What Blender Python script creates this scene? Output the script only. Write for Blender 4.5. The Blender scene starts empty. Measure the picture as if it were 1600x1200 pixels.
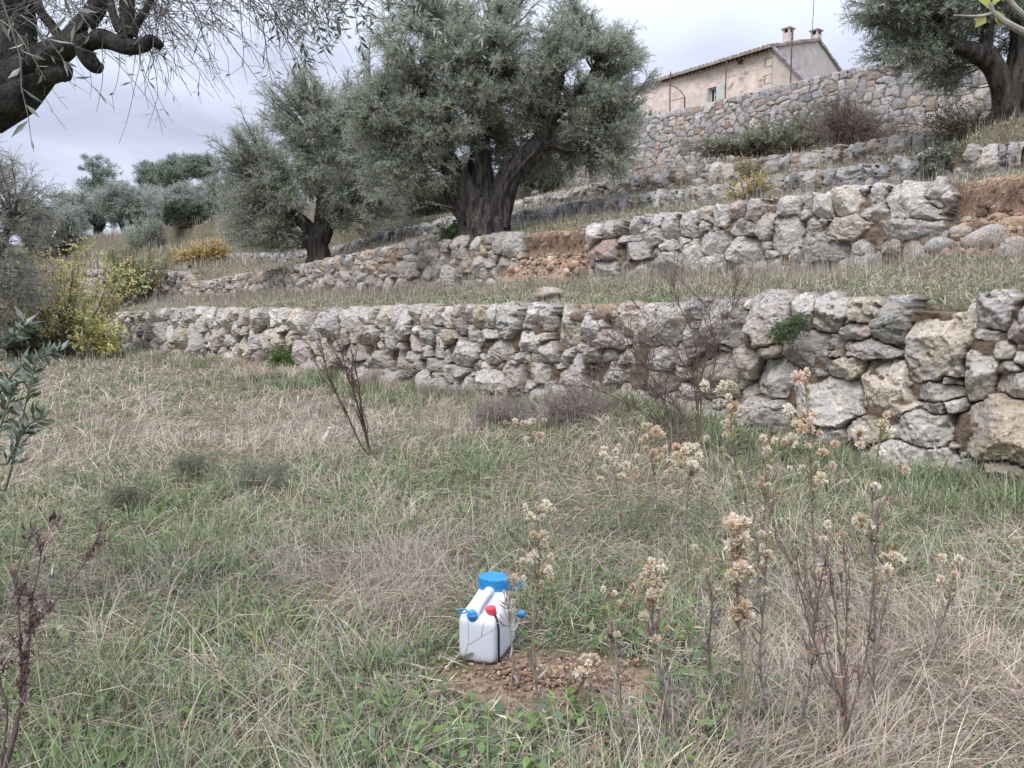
import bpy, math
import numpy as np
from math import radians, sin, cos, pi

scene = bpy.context.scene
# ---------------------------------------------------------------- camera, sky, sun, exposure
FPX = 1209.0                       # focal length of the photograph in its own pixels
PITCH = radians(5.2)
CAM = np.array([0.0, 0.0, 1.5])
cam_data = bpy.data.cameras.new("camera")
cam_data.sensor_width = 36.0
cam_data.lens = 36.0 * FPX / 1600.0
cam_data.clip_start = 0.05
cam_data.clip_end = 3000.0
cam = bpy.data.objects.new("camera", cam_data)
scene.collection.objects.link(cam)
cam.location = CAM
cam.rotation_euler = (pi / 2 - PITCH, 0, 0)
scene.camera = cam

SUN_EL, SUN_AZ = radians(52), radians(215)      # high, behind the photographer's left shoulder
world = bpy.data.worlds.new("World")
scene.world = world
world.use_nodes = True
wn, wl = world.node_tree.nodes, world.node_tree.links
wn.clear()
w_out = wn.new("ShaderNodeOutputWorld")
bg_sky = wn.new("ShaderNodeBackground"); bg_sky.inputs[1].default_value = 0.05
sky = wn.new("ShaderNodeTexSky"); sky.sky_type = 'NISHITA'; sky.sun_disc = False
sky.sun_elevation = SUN_EL; sky.sun_rotation = SUN_AZ
wl.new(sky.outputs[0], bg_sky.inputs[0])
tc = wn.new("ShaderNodeTexCoord")
sep = wn.new("ShaderNodeSeparateXYZ"); wl.new(tc.outputs["Generated"], sep.inputs[0])
zc = wn.new("ShaderNodeMath"); zc.operation = 'MAXIMUM'; zc.inputs[1].default_value = 0.0
wl.new(sep.outputs[2], zc.inputs[0])
zd = wn.new("ShaderNodeMath"); zd.operation = 'ADD'; zd.inputs[1].default_value = 0.16
wl.new(zc.outputs[0], zd.inputs[0])
dv = wn.new("ShaderNodeVectorMath"); dv.operation = 'DIVIDE'
cmb = wn.new("ShaderNodeCombineXYZ")
for k in range(3):
    wl.new(zd.outputs[0], cmb.inputs[k])
wl.new(tc.outputs["Generated"], dv.inputs[0]); wl.new(cmb.outputs[0], dv.inputs[1])
cn = wn.new("ShaderNodeTexNoise"); cn.inputs["Scale"].default_value = 0.75
cn.inputs["Detail"].default_value = 5.0; cn.inputs["Roughness"].default_value = 0.5
cn.inputs["Distortion"].default_value = 0.4
wl.new(dv.outputs[0], cn.inputs["Vector"])
cr = wn.new("ShaderNodeValToRGB")
cr.color_ramp.elements[0].position = 0.38; cr.color_ramp.elements[0].color = (0.34, 0.37, 0.485, 1)
cr.color_ramp.elements[1].position = 0.60; cr.color_ramp.elements[1].color = (0.545, 0.59, 0.71, 1)
wl.new(cn.outputs["Fac"], cr.inputs[0])
# an overcast sky is brighter overhead than near the horizon
zg = wn.new("ShaderNodeMapRange"); zg.inputs[1].default_value = 0.30; zg.inputs[2].default_value = 1.0
zg.inputs[3].default_value = 1.0; zg.inputs[4].default_value = 3.7
wl.new(sep.outputs[2], zg.inputs[0])
bg_cl = wn.new("ShaderNodeBackground")
wl.new(cr.outputs[0], bg_cl.inputs[0]); wl.new(zg.outputs[0], bg_cl.inputs[1])
mixw = wn.new("ShaderNodeMixShader"); mixw.inputs[0].default_value = 0.93
wl.new(bg_sky.outputs[0], mixw.inputs[1]); wl.new(bg_cl.outputs[0], mixw.inputs[2])
wl.new(mixw.outputs[0], w_out.inputs[0])

sun_data = bpy.data.lights.new("sun", 'SUN')
sun_data.energy = 1.5; sun_data.angle = radians(25); sun_data.color = (1.0, 0.95, 0.88)
sun = bpy.data.objects.new("sun", sun_data)
scene.collection.objects.link(sun)
sun.rotation_euler = (pi / 2 - SUN_EL, 0, pi - SUN_AZ)
sun.location = (0, 0, 40)

scene.view_settings.view_transform = 'Standard'
scene.view_settings.look = 'None'
scene.view_settings.exposure = 0.68
scene.view_settings.gamma = 1.0
scene.cycles.max_bounces = 5
scene.cycles.diffuse_bounces = 4
scene.cycles.transmission_bounces = 3
scene.cycles.use_adaptive_sampling = True
scene.cycles.adaptive_threshold = 0.008
scene.cycles.use_denoising = True

# ---------------------------------------------------------------- small maths
def smooth(a, b, x):
    t = np.clip((np.asarray(x, float) - a) / (b - a), 0, 1)
    return t * t * (3 - 2 * t)

def _hash(ix, iy, iz, seed):
    h = (ix.astype(np.int64) * 73856093) ^ (iy.astype(np.int64) * 19349663) ^ (iz.astype(np.int64) * 83492791) ^ (seed * 2654435)
    h = (h & 0xFFFFFFFF).astype(np.uint64)
    h = (h ^ (h >> np.uint64(15))) * np.uint64(2246822519) & np.uint64(0xFFFFFFFF)
    h = (h ^ (h >> np.uint64(13))) * np.uint64(3266489917) & np.uint64(0xFFFFFFFF)
    h = h ^ (h >> np.uint64(16))
    return h.astype(np.float64) / 4294967295.0

def vnoise(P, seed=0):
    """value noise, -1..1"""
    P = np.asarray(P, float)
    i = np.floor(P); f = P - i
    f = f * f * f * (f * (f * 6 - 15) + 10)
    i = i.astype(np.int64)
    out = 0
    for dx in (0, 1):
        for dy in (0, 1):
            for dz in (0, 1):
                w = (f[..., 0] if dx else 1 - f[..., 0]) * (f[..., 1] if dy else 1 - f[..., 1]) * (f[..., 2] if dz else 1 - f[..., 2])
                out = out + w * _hash(i[..., 0] + dx, i[..., 1] + dy, i[..., 2] + dz, seed)
    return out * 2 - 1

def fbm(P, octaves=3, seed=0, gain=0.5):
    P = np.asarray(P, float); a, s, out = 1.0, 0.0, 0.0
    for k in range(octaves):
        out = out + a * vnoise(P * (2.03 ** k) + 17.3 * k, seed + k)
        s += a; a *= gain
    return out / s

def n2(x, y, f, seed, octaves=2):
    P = np.stack([np.asarray(x, float) * f, np.asarray(y, float) * f, np.zeros_like(np.asarray(x, float)) + 0.37], -1)
    return fbm(P, octaves, seed)

def unit(v):
    return v / np.maximum(np.linalg.norm(v, axis=-1, keepdims=True), 1e-9)

def catmull(pts, n):
    p = np.asarray(pts, float)
    if len(p) == 2:
        t = np.linspace(0, 1, n)[:, None]
        return p[0] * (1 - t) + p[1] * t
    q = np.vstack([2 * p[0] - p[1], p, 2 * p[-1] - p[-2]])
    u = np.linspace(0, len(p) - 1 - 1e-6, n)
    i = u.astype(int); t = (u - i)[:, None]
    a, b, c, d = q[i], q[i + 1], q[i + 2], q[i + 3]
    return 0.5 * (2 * b + (c - a) * t + (2 * a - 5 * b + 4 * c - d) * t ** 2 + (3 * b - 3 * c + d - a) * t ** 3)

# ---------------------------------------------------------------- the hillside: s runs along the terrace walls, c up the slope
AX_D = np.array([-0.6211, 0.7837]); AX_N = np.array([0.7837, 0.6211])
def bend(s):
    s = np.asarray(s, float)
    q = np.clip(s - 22, 0, 23)
    return 0.0053 * q * q + 0.2438 * np.maximum(s - 45, 0)
def to_xy(s, c):
    cc = np.asarray(c, float) - bend(s); s = np.asarray(s, float)
    return s * AX_D[0] + cc * AX_N[0], s * AX_D[1] + cc * AX_N[1]
def to_sc(x, y):
    x = np.asarray(x, float); y = np.asarray(y, float)
    s = x * AX_D[0] + y * AX_D[1]
    return s, x * AX_N[0] + y * AX_N[1] + bend(s)
def ray(px, py):
    d = (py - 600.0) / FPX
    return np.array([(px - 800.0) / FPX, cos(PITCH) - sin(PITCH) * d, -(sin(PITCH) + cos(PITCH) * d)])
def at(px, py, t):
    """the place seen at photo position (px, py), t metres in front of the camera"""
    r = ray(px, py)
    return CAM + r * (t / r[1])
def on_c(px, py, C):
    r = ray(px, py); lo, hi = 0.5, 160.0
    for _ in range(60):
        m = (lo + hi) / 2
        p = CAM + r * m
        if to_sc(p[0], p[1])[1] < C: lo = m
        else: hi = m
    p = CAM + r * lo
    return float(to_sc(p[0], p[1])[0]), float(p[2])
def profile(pix, C):
    a = sorted(on_c(x, y, C) for x, y in pix)
    return np.array([q[0] for q in a]), np.array([q[1] for q in a])

WALLS = {
 1: dict(c=7.4, top=[(1700,446),(1600,456),(1500,466),(1400,463),(1230,460),(1100,466),(900,474),(740,477),(600,478),(480,486),(290,480),(200,487),(130,490),(60,496)],
         base=[(1600,775),(1400,738),(1200,690),(1000,655),(740,632),(560,600),(350,570),(200,553),(130,546),(60,535)]),
 2: dict(c=12.0, top=[(1475,276),(1440,276),(1400,284),(1300,293),(1200,310),(1100,322),(1000,338),(920,349),(808,360),(740,368),(680,375),(600,383),(500,405),(420,420),(350,432),(300,444),(285,425),(200,421),(123,421)],
         base=[(1475,408),(1400,412),(1200,420),(1000,430),(918,435),(808,442),(700,452),(500,460),(350,464),(280,465),(200,463),(123,461)]),
 3: dict(c=16.0, top=[(1600,218),(1506,228),(1444,234),(1380,250),(1300,262),(1225,273),(1150,283),(956,308),(819,328),(706,338),(610,360),(519,384),(462,394),(350,396),(265,399)],
         base=[(1600,272),(1450,285),(1250,300),(1106,312),(934,330),(809,346),(700,362),(610,380),(519,398),(462,406),(350,410),(265,412)]),
 4: dict(c=18.5, top=[(1470,202),(1381,215),(1256,237),(1169,247),(1028,269),(925,286),(794,314)],
         base=[(1470,226),(1319,253),(1153,276),(1012,294),(831,322),(794,330)]),
 5: dict(c=23.0, top=[(1700,92),(1600,93),(1412,90),(1319,106),(1256,122),(1200,134),(1106,159),(959,190),(878,214)],
         base=[(1700,185),(1550,200),(1365,216),(1100,255),(1000,272),(878,288)]),
}
for w in WALLS.values():
    w['st'], w['zt'] = profile(w['top'], w['c'])
    w['sb'], w['zb'] = profile(w['base'], w['c'])
    w['s0'], w['s1'] = w['st'][0], w['st'][-1]
def ztop(i, s): return np.interp(s, WALLS[i]['st'], WALLS[i]['zt'])
def zbase(i, s): return np.interp(s, WALLS[i]['sb'], WALLS[i]['zb'])
GAP0, _ = on_c(918, 400, 12.0); GAP1, _ = on_c(808, 400, 12.0); SCAR, _ = on_c(1475, 350, 12.0)

def scar_weight(s):
    """1 where the second wall has fallen and bare earth shows"""
    g = smooth(GAP0 - .15, GAP0 + .1, s) * (1 - smooth(GAP1 - .1, GAP1 + .15, s))
    return np.maximum(g, 1 - smooth(SCAR - .25, SCAR + .05, s))

def ground_z(x, y, micro=True):
    x = np.asarray(x, float); y = np.asarray(y, float)
    s, c = to_sc(x, y)
    z1 = zbase(1, s)
    z = np.zeros_like(s) + smooth(2.0, 7.3, c) * z1
    prev_c, prev_z = 7.4, z1
    for i in (1, 2, 3, 4, 5):
        w = WALLS[i]; C = w['c']
        zb, zt = zbase(i, s), ztop(i, s) - 0.06
        out = smooth(0, 2.0, np.maximum(w['s0'] - s, 0) + np.maximum(s - w['s1'], 0)) if i > 1 else smooth(0, 2.0, np.maximum(s - w['s1'], 0))
        wide = 14.0 if i == 5 else 1.6
        ca = C + 0.22 - out * min(wide, 4.0); cb = C + 0.32 + 0 * s; cm = 0.15 + 0 * s
        cc = C + 0.42 + out * wide
        if i == 2:
            g = scar_weight(s)
            ca = ca * (1 - g) + g * (C - 0.75); cm = cm * (1 - g) + g * 0.46
            cb = cb * (1 - g) + g * (C + 0.30); cc = cc * (1 - g) + g * (C + 0.44)
        zm = zb + (zt - zb) * cm
        if i > 1:   # slope of the terrace below
            f = np.clip((c - prev_c) / np.maximum(ca - prev_c, .1), 0, 1)
            z = np.where(c >= prev_c, prev_z + (zb - prev_z) * f, z)
        f = np.clip((c - ca) / (cb - ca), 0, 1)
        z = np.where(c >= ca, zb + (zm - zb) * f, z)
        f = smooth(0, 1, (c - cb) / (cc - cb))
        z = np.where(c >= cb, zm + (zt - zm) * f, z)
        prev_c, prev_z = cc, zt
    z = np.where(c >= prev_c, prev_z + np.minimum((c - prev_c) * 0.03, .4) + np.maximum(c - 42, 0) * 0.13 * smooth(42, 60, c), z)
    if micro:
        d = np.hypot(x, y)
        z = z + 0.035 * n2(x, y, 1.1, 5) + 0.015 * n2(x, y, 5.0, 9) + 0.25 * smooth(35, 80, d) * n2(x, y, 0.12, 3)
        g = np.exp(-(((s - 6.2) / 1.6) ** 2 + ((c - 6.6) / .6) ** 2))
        z = z + 0.22 * g                                            # tussocky hump at the foot of the wall
    return z
def gz(x, y): return float(ground_z(np.array([x]), np.array([y]))[0])
def ground_at(px, py):
    """where the line of sight through a photo position meets the ground"""
    r = ray(px, py); t = np.geomspace(1.0, 150, 3000)
    P = CAM + t[:, None] * r
    below = P[:, 2] < ground_z(P[:, 0], P[:, 1])
    k = int(np.argmax(below)) if below.any() else len(t) - 1
    return np.array([P[k, 0], P[k, 1], gz(P[k, 0], P[k, 1])])

# ---------------------------------------------------------------- mesh assembly
class Geo:
    def __init__(self):
        self.V, self.L, self.S, self.T, self.M, self.n = [], [], [], [], [], 0
    def add(self, V, F, tint=None, mi=0):
        V = np.asarray(V, float).reshape(-1, 3)
        for f in (F if isinstance(F, list) else [F]):
            f = np.asarray(f, np.int64)
            self.L.append((f + self.n).ravel()); self.S.append(np.full(len(f), f.shape[1]))
            m = len(f)
            if tint is None: t = np.full((m, 3), 0.5)
            else:
                t = np.asarray(tint, float)
                t = np.tile(t, (m, 1)) if t.ndim == 1 else t
            self.T.append(t); self.M.append(np.full(m, mi))
        self.V.append(V); self.n += len(V)
        return self
    def mesh(self, name, mats, origin=(0, 0, 0), smooth_faces=False):
        V = np.vstack(self.V) - np.asarray(origin, float)
        L = np.concatenate(self.L); S = np.concatenate(self.S)
        me = bpy.data.meshes.new(name)
        me.vertices.add(len(V)); me.vertices.foreach_set('co', V.astype(np.float32).ravel())
        me.loops.add(len(L)); me.loops.foreach_set('vertex_index', L.astype(np.int32))
        me.polygons.add(len(S))
        me.polygons.foreach_set('loop_start', np.concatenate([[0], np.cumsum(S)[:-1]]).astype(np.int32))
        for m in mats: me.materials.append(m)
        me.polygons.foreach_set('material_index', np.concatenate(self.M).astype(np.int32))
        me.polygons.foreach_set('use_smooth', np.full(len(S), bool(smooth_faces)))
        a = me.attributes.new('tint', 'FLOAT_COLOR', 'FACE')
        T = np.vstack(self.T); T = np.hstack([T, np.ones((len(T), 1))])
        a.data.foreach_set('color', T.astype(np.float32).ravel())
        me.update(calc_edges=True)
        me.validate()
        return me

def link(name, me, loc=(0, 0, 0), parent=None):
    o = bpy.data.objects.new(name, me)
    scene.collection.objects.link(o)
    if parent is None: o.location = loc
    else: o.parent = parent
    return o
def tag(o, label=None, cat=None, group=None, kind=None):
    for k, v in (('label', label), ('category', cat), ('group', group), ('kind', kind)):
        if v: o[k] = v
    return o
def thing(name, label, cat, loc, group=None):
    return tag(link(name, None, loc), label, cat, group)
def part(root, name, geo, mats, smooth_faces=False, base=None, label=None):
    if geo.n == 0: return None
    if base is None: base = root.location
    o = link(name, geo.mesh(name, mats, tuple(base), smooth_faces), parent=root)
    if label: o['label'] = label
    return o
def copy_tree(o, parent=None):
    c = o.copy(); scene.collection.objects.link(c)
    if parent is not None: c.parent = parent
    for ch in list(o.children): copy_tree(ch, c)
    return c

def tubes(P, R, sides=5, cap=True):
    """P (N,K,3) centre lines, R (N,K) or (N,K,sides) radii"""
    P = np.asarray(P, float); R = np.asarray(R, float)
    if P.ndim == 2: P = P[None]; R = R[None]
    N, K, _ = P.shape
    if R.ndim == 2: R = np.repeat(R[:, :, None], sides, 2)
    T = unit(np.gradient(P, axis=1))
    mt = unit(T.mean(1))
    ref = np.where(np.abs(mt[:, 2:3]) > .75, np.array([[1., 0, 0]]), np.array([[0, 0, 1.]]))
    B = unit(np.cross(T, ref[:, None, :])); A = np.cross(B, T)
    th = np.linspace(0, 2 * pi, sides, endpoint=False)
    V = P[:, :, None, :] + R[..., None] * (np.cos(th)[:, None] * A[:, :, None, :] + np.sin(th)[:, None] * B[:, :, None, :])
    base = (np.arange(N) * K * sides)[:, None, None]
    i = np.arange(K - 1)[None, :, None] * sides; j = np.arange(sides)[None, None, :]; j2 = (j + 1) % sides
    F = np.stack([base + i + j, base + i + j2, base + i + sides + j2, base + i + sides + j], -1).reshape(-1, 4)
    out = [F]
    if cap and sides <= 64:
        top = (np.arange(N) * K * sides + (K - 1) * sides)[:, None] + np.arange(sides)[None]
        out.append(top)
    return V.reshape(-1, 3), out
def add_tube(g, pts, rad, sides=6, n=None, tint=None, mi=0, warp=None):
    pts = np.asarray(pts, float)
    n = n or max(len(pts) * 3, 4)
    P = catmull(pts, n)
    R = np.interp(np.linspace(0, len(pts) - 1, n), np.arange(len(pts)), np.broadcast_to(rad, (len(pts),)))
    if warp is not None: R = warp(R, P, sides)
    V, F = tubes(P[None], R[None], sides)
    t = None if tint is None else np.asarray(tint)
    g.add(V, F, t, mi)
    return P, R if R.ndim == 1 else R.mean(-1)

def leaf_quads(P, D, N, length, width):
    """lance-shaped four-cornered leaves from P along D, N roughly the face normal"""
    D = unit(D); S = unit(np.cross(D, N)); U = np.cross(S, D)
    l = length[:, None]; w = width[:, None]
    V = np.stack([P, P + D * l * .45 + S * w * .5 + U * w * .12, P + D * l - U * l * .04, P + D * l * .45 - S * w * .5 + U * w * .12], 1)
    return V.reshape(-1, 3), np.arange(len(P) * 4).reshape(-1, 4)

def pick(rng, palette, n, jitter=.18, hue=.06):
    pal = np.asarray([p[:3] for p in palette], float)
    wt = np.asarray([p[3] if len(p) > 3 else 1.0 for p in palette]); wt = wt / wt.sum()
    c = pal[rng.choice(len(pal), n, p=wt)]
    return np.clip(c * (1 + jitter * rng.standard_normal((n, 1))) * (1 + hue * rng.standard_normal((n, 3))), .004, .9)

def blades(rng, P, length, width, lean, curl, tint, K=4, head=None, g=None):
    """ribbon blades of grass rooted at P"""
    n = len(P)
    if head is None: head = rng.uniform(0, 2 * pi, n)
    hx, hy = np.cos(head), np.sin(head)
    pts = [np.array(P, float)]
    seg = length / (K - 1)
    for k in range(K - 1):
        th = np.minimum(lean + curl * (k + .3) / (K - 1), 2.2)
        d = np.stack([np.sin(th) * hx, np.sin(th) * hy, np.cos(th)], -1)
        pts.append(pts[-1] + d * seg[:, None])
    tw = rng.uniform(-.9, .9, n)
    S = np.stack([-hy * np.cos(tw), hx * np.cos(tw), np.sin(tw)], -1)
    V = []
    for k in range(K - 1):
        w = width * (1.0, .95, .7, .5)[min(k, 3)] * .5
        V += [pts[k] - S * w[:, None], pts[k] + S * w[:, None]]
    V.append(pts[-1])
    m = 2 * (K - 1) + 1
    V = np.stack(V, 1).reshape(-1, 3)
    b = np.arange(n) * m
    Q = np.concatenate([np.stack([b + 2 * k, b + 2 * k + 1, b + 2 * k + 3, b + 2 * k + 2], -1) for k in range(K - 2)])
    Tn = np.stack([b + 2 * (K - 2), b + 2 * (K - 2) + 1, b + m - 1], -1)
    g = g or Geo()
    n0 = g.n
    g.V.append(V); g.n += len(V)
    g.L += [(Q + n0).ravel(), (Tn + n0).ravel()]
    g.S += [np.full(len(Q), 4), np.full(len(Tn), 3)]
    g.T += [np.tile(tint, (K - 2, 1)), tint]
    g.M += [np.zeros(len(Q)), np.zeros(len(Tn))]
    return g
# ---------------------------------------------------------------- materials
def new_mat(name):
    m = bpy.data.materials.new(name); m.use_nodes = True
    nt = m.node_tree; nt.nodes.clear()
    out = nt.nodes.new("ShaderNodeOutputMaterial")
    return m, nt.nodes, nt.links, out
def noise_node(n, l, scale, detail=4, rough=.55, dist=0, coord=None):
    t = n.new("ShaderNodeTexNoise"); t.inputs["Scale"].default_value = scale
    t.inputs["Detail"].default_value = detail; t.inputs["Roughness"].default_value = rough; t.inputs["Distortion"].default_value = dist
    if coord is not None: l.new(coord, t.inputs["Vector"])
    return t
def ramp(n, l, src, stops):
    r = n.new("ShaderNodeValToRGB")
    e = r.color_ramp.elements
    while len(e) < len(stops): e.new(0.5)
    for el, (p, c) in zip(e, stops):
        el.position = p; el.color = (*c, 1) if len(c) == 3 else c
    l.new(src, r.inputs[0])
    return r
def mixc(n, l, a, b, fac, mode='MIX'):
    m = n.new("ShaderNodeMix"); m.data_type = 'RGBA'; m.blend_type = mode
    for sock, v in ((m.inputs[0], fac), (m.inputs[6], a), (m.inputs[7], b)):
        if hasattr(v, 'is_output'): l.new(v, sock)
        elif isinstance(v, (int, float)): sock.default_value = v
        else: sock.default_value = (*v, 1)
    return m.outputs[2]
def attr_node(n, name='tint'):
    a = n.new("ShaderNodeAttribute"); a.attribute_name = name
    return a

def leaf_material(name, back=None, trans=.25, rough=.6):
    m, n, l, out = new_mat(name)
    col = attr_node(n).outputs["Color"]
    if back is not None:
        geo = n.new("ShaderNodeNewGeometry")
        col = mixc(n, l, col, mixc(n, l, col, back, .6), geo.outputs["Backfacing"])
    p = n.new("ShaderNodeBsdfPrincipled"); p.inputs["Roughness"].default_value = rough
    p.inputs["Specular IOR Level"].default_value = .25
    l.new(col, p.inputs["Base Color"])
    if trans > 0:
        t = n.new("ShaderNodeBsdfTranslucent"); l.new(col, t.inputs[0])
        mx = n.new("ShaderNodeMixShader"); mx.inputs[0].default_value = trans
        l.new(p.outputs[0], mx.inputs[1]); l.new(t.outputs[0], mx.inputs[2]); l.new(mx.outputs[0], out.inputs[0])
    else: l.new(p.outputs[0], out.inputs[0])
    return m
def tint_material(name, rough=.8, vary=.25, scale=20, bump=0.0):
    m, n, l, out = new_mat(name)
    col = attr_node(n).outputs["Color"]
    g = n.new("ShaderNodeNewGeometry")
    t = noise_node(n, l, scale, 4, .6, 0, g.outputs["Position"])
    r = ramp(n, l, t.outputs["Fac"], [(.3, (1 - vary * 2,) * 3), (.7, (1 + vary,) * 3)])
    p = n.new("ShaderNodeBsdfPrincipled"); p.inputs["Roughness"].default_value = rough
    p.inputs["Specular IOR Level"].default_value = .2
    l.new(mixc(n, l, col, r.outputs[0], 1.0, 'MULTIPLY'), p.inputs["Base Color"])
    if bump:
        b = n.new("ShaderNodeBump"); b.inputs["Strength"].default_value = bump; b.inputs["Distance"].default_value = .02
        l.new(t.outputs["Fac"], b.inputs["Height"]); l.new(b.outputs[0], p.inputs["Normal"])
    l.new(p.outputs[0], out.inputs[0])
    return m
def plain_material(name, color, rough=.5, spec=.4, vary=.06, scale=8, sss=0):
    m, n, l, out = new_mat(name)
    g = n.new("ShaderNodeNewGeometry")
    t = noise_node(n, l, scale, 3, .6, 0, g.outputs["Position"])
    r = ramp(n, l, t.outputs["Fac"], [(.3, tuple(c * (1 - vary) for c in color)), (.7, tuple(min(c * (1 + vary), 1) for c in color))])
    p = n.new("ShaderNodeBsdfPrincipled"); p.inputs["Roughness"].default_value = rough
    p.inputs["Specular IOR Level"].default_value = spec
    l.new(r.outputs[0], p.inputs["Base Color"])
    if sss:
        p.inputs["Subsurface Weight"].default_value = sss
        p.inputs["Subsurface Radius"].default_value = (.03, .03, .03)
    l.new(p.outputs[0], out.inputs[0])
    return m

def stone_material(name, lichen=1.0, scale=1.0, cool=(.52, .51, .505), dark=(.12, .12, .118)):
    m, n, l, out = new_mat(name)
    col = attr_node(n).outputs["Color"]
    geo = n.new("ShaderNodeNewGeometry"); P = geo.outputs["Position"]
    joint = attr_node(n, 'joint').outputs["Fac"]
    a = noise_node(n, l, 9 * scale, 6, .65, .3, P)
    b = noise_node(n, l, 42 * scale, 5, .7, 0, P)
    c = noise_node(n, l, 3.2 * scale, 5, .6, .5, P)
    d = noise_node(n, l, 26 * scale, 4, .7, .2, P)
    r1 = ramp(n, l, a.outputs["Fac"], [(.28, (.62, .6, .57)), (.5, (1, .98, .95)), (.72, (1.3, 1.28, 1.25))])
    col = mixc(n, l, col, r1.outputs[0], 1.0, 'MULTIPLY')
    # pale lichen crust, then black specks: dark lichen, plus pit shade put into the colour
    lm = ramp(n, l, c.outputs["Fac"], [(.48, (0, 0, 0)), (.58, (.5 * lichen,) * 3)])
    keep = n.new("ShaderNodeMath"); keep.operation = 'MULTIPLY_ADD'; keep.inputs[1].default_value = -1; keep.inputs[2].default_value = 1
    l.new(joint, keep.inputs[0])
    lf = n.new("ShaderNodeMath"); lf.operation = 'MULTIPLY'; l.new(lm.outputs[0], lf.inputs[0]); l.new(keep.outputs[0], lf.inputs[1])
    col = mixc(n, l, col, cool, lf.outputs[0])
    bm = ramp(n, l, d.outputs["Fac"], [(.50, (0, 0, 0)), (.60, (.85 * lichen,) * 3)])
    bf = n.new("ShaderNodeMath"); bf.operation = 'MULTIPLY'; l.new(bm.outputs[0], bf.inputs[0])
    bm2 = ramp(n, l, a.outputs["Fac"], [(.42, (0, 0, 0)), (.6, (1, 1, 1))]); l.new(bm2.outputs[0], bf.inputs[1])
    bk = n.new("ShaderNodeMath"); bk.operation = 'MULTIPLY'; l.new(bf.outputs[0], bk.inputs[0]); l.new(keep.outputs[0], bk.inputs[1])
    col = mixc(n, l, col, dark, bk.outputs[0])
    p = n.new("ShaderNodeBsdfPrincipled"); p.inputs["Roughness"].default_value = .9
    p.inputs["Specular IOR Level"].default_value = .15
    l.new(col, p.inputs["Base Color"])
    ad = n.new("ShaderNodeMath"); ad.operation = 'MULTIPLY_ADD'; ad.inputs[1].default_value = .35
    l.new(b.outputs["Fac"], ad.inputs[0]); l.new(a.outputs["Fac"], ad.inputs[2])
    bp = n.new("ShaderNodeBump"); bp.inputs["Strength"].default_value = 1.0; bp.inputs["Distance"].default_value = .07
    l.new(ad.outputs[0], bp.inputs["Height"]); l.new(bp.outputs[0], p.inputs["Normal"])
    l.new(p.outputs[0], out.inputs[0])
    return m

def bark_material(name, lo=(.018, .016, .014), hi=(.125, .11, .1), scale=1.0):
    m, n, l, out = new_mat(name)
    geo = n.new("ShaderNodeNewGeometry")
    mp = n.new("ShaderNodeMapping"); mp.inputs["Scale"].default_value = (9 * scale, 9 * scale, 1.6 * scale)
    l.new(geo.outputs["Position"], mp.inputs[0])
    a = noise_node(n, l, 1.0, 6, .65, .8, mp.outputs[0])
    b = noise_node(n, l, 30 * scale, 4, .7, 0, geo.outputs["Position"])
    r = ramp(n, l, a.outputs["Fac"], [(.35, lo), (.65, hi)])
    r2 = ramp(n, l, b.outputs["Fac"], [(.3, (.7, .7, .7)), (.7, (1.25, 1.25, 1.2))])
    p = n.new("ShaderNodeBsdfPrincipled"); p.inputs["Roughness"].default_value = .9
    p.inputs["Specular IOR Level"].default_value = .1
    l.new(mixc(n, l, r.outputs[0], r2.outputs[0], 1.0, 'MULTIPLY'), p.inputs["Base Color"])
    ad = n.new("ShaderNodeMath"); ad.operation = 'MULTIPLY_ADD'; ad.inputs[1].default_value = .4
    l.new(b.outputs["Fac"], ad.inputs[0]); l.new(a.outputs["Fac"], ad.inputs[2])
    bp = n.new("ShaderNodeBump"); bp.inputs["Strength"].default_value = 1.0; bp.inputs["Distance"].default_value = .06
    l.new(ad.outputs[0], bp.inputs["Height"]); l.new(bp.outputs[0], p.inputs["Normal"])
    l.new(p.outputs[0], out.inputs[0])
    return m

def ground_material():
    m, n, l, out = new_mat("dry_grass_litter")
    geo = n.new("ShaderNodeNewGeometry"); P = geo.outputs["Position"]
    soil = attr_node(n, 'soil').outputs["Fac"]; green = attr_node(n, 'green').outputs["Fac"]
    a = noise_node(n, l, 22, 6, .7, .4, P); b = noise_node(n, l, 3.0, 5, .6, .3, P); c = noise_node(n, l, 70, 4, .75, 0, P)
    dry = ramp(n, l, a.outputs["Fac"], [(.3, (.06, .047, .036)), (.5, (.16, .13, .1)), (.68, (.32, .28, .22))]).outputs[0]
    grn = ramp(n, l, a.outputs["Fac"], [(.3, (.035, .045, .02)), (.55, (.085, .11, .04)), (.72, (.2, .19, .11))]).outputs[0]
    col = mixc(n, l, dry, grn, green)
    br = ramp(n, l, b.outputs["Fac"], [(.35, (.75, .72, .7)), (.65, (1.15, 1.13, 1.1))]).outputs[0]
    col = mixc(n, l, col, br, 1.0, 'MULTIPLY')
    s1 = ramp(n, l, a.outputs["Fac"], [(.3, (.16, .10, .065)), (.52, (.35, .245, .165)), (.7, (.54, .42, .30))]).outputs[0]
    s2 = ramp(n, l, c.outputs["Fac"], [(.35, (.7, .68, .66)), (.65, (1.2, 1.2, 1.2))]).outputs[0]
    col = mixc(n, l, col, mixc(n, l, s1, s2, 1.0, 'MULTIPLY'), soil)
    p = n.new("ShaderNodeBsdfPrincipled"); p.inputs["Roughness"].default_value = .95
    p.inputs["Specular IOR Level"].default_value = .1
    l.new(col, p.inputs["Base Color"])
    bp = n.new("ShaderNodeBump"); bp.inputs["Strength"].default_value = .8; bp.inputs["Distance"].default_value = .03
    l.new(a.outputs["Fac"], bp.inputs["Height"]); l.new(bp.outputs[0], p.inputs["Normal"])
    l.new(p.outputs[0], out.inputs[0])
    return m

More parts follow.
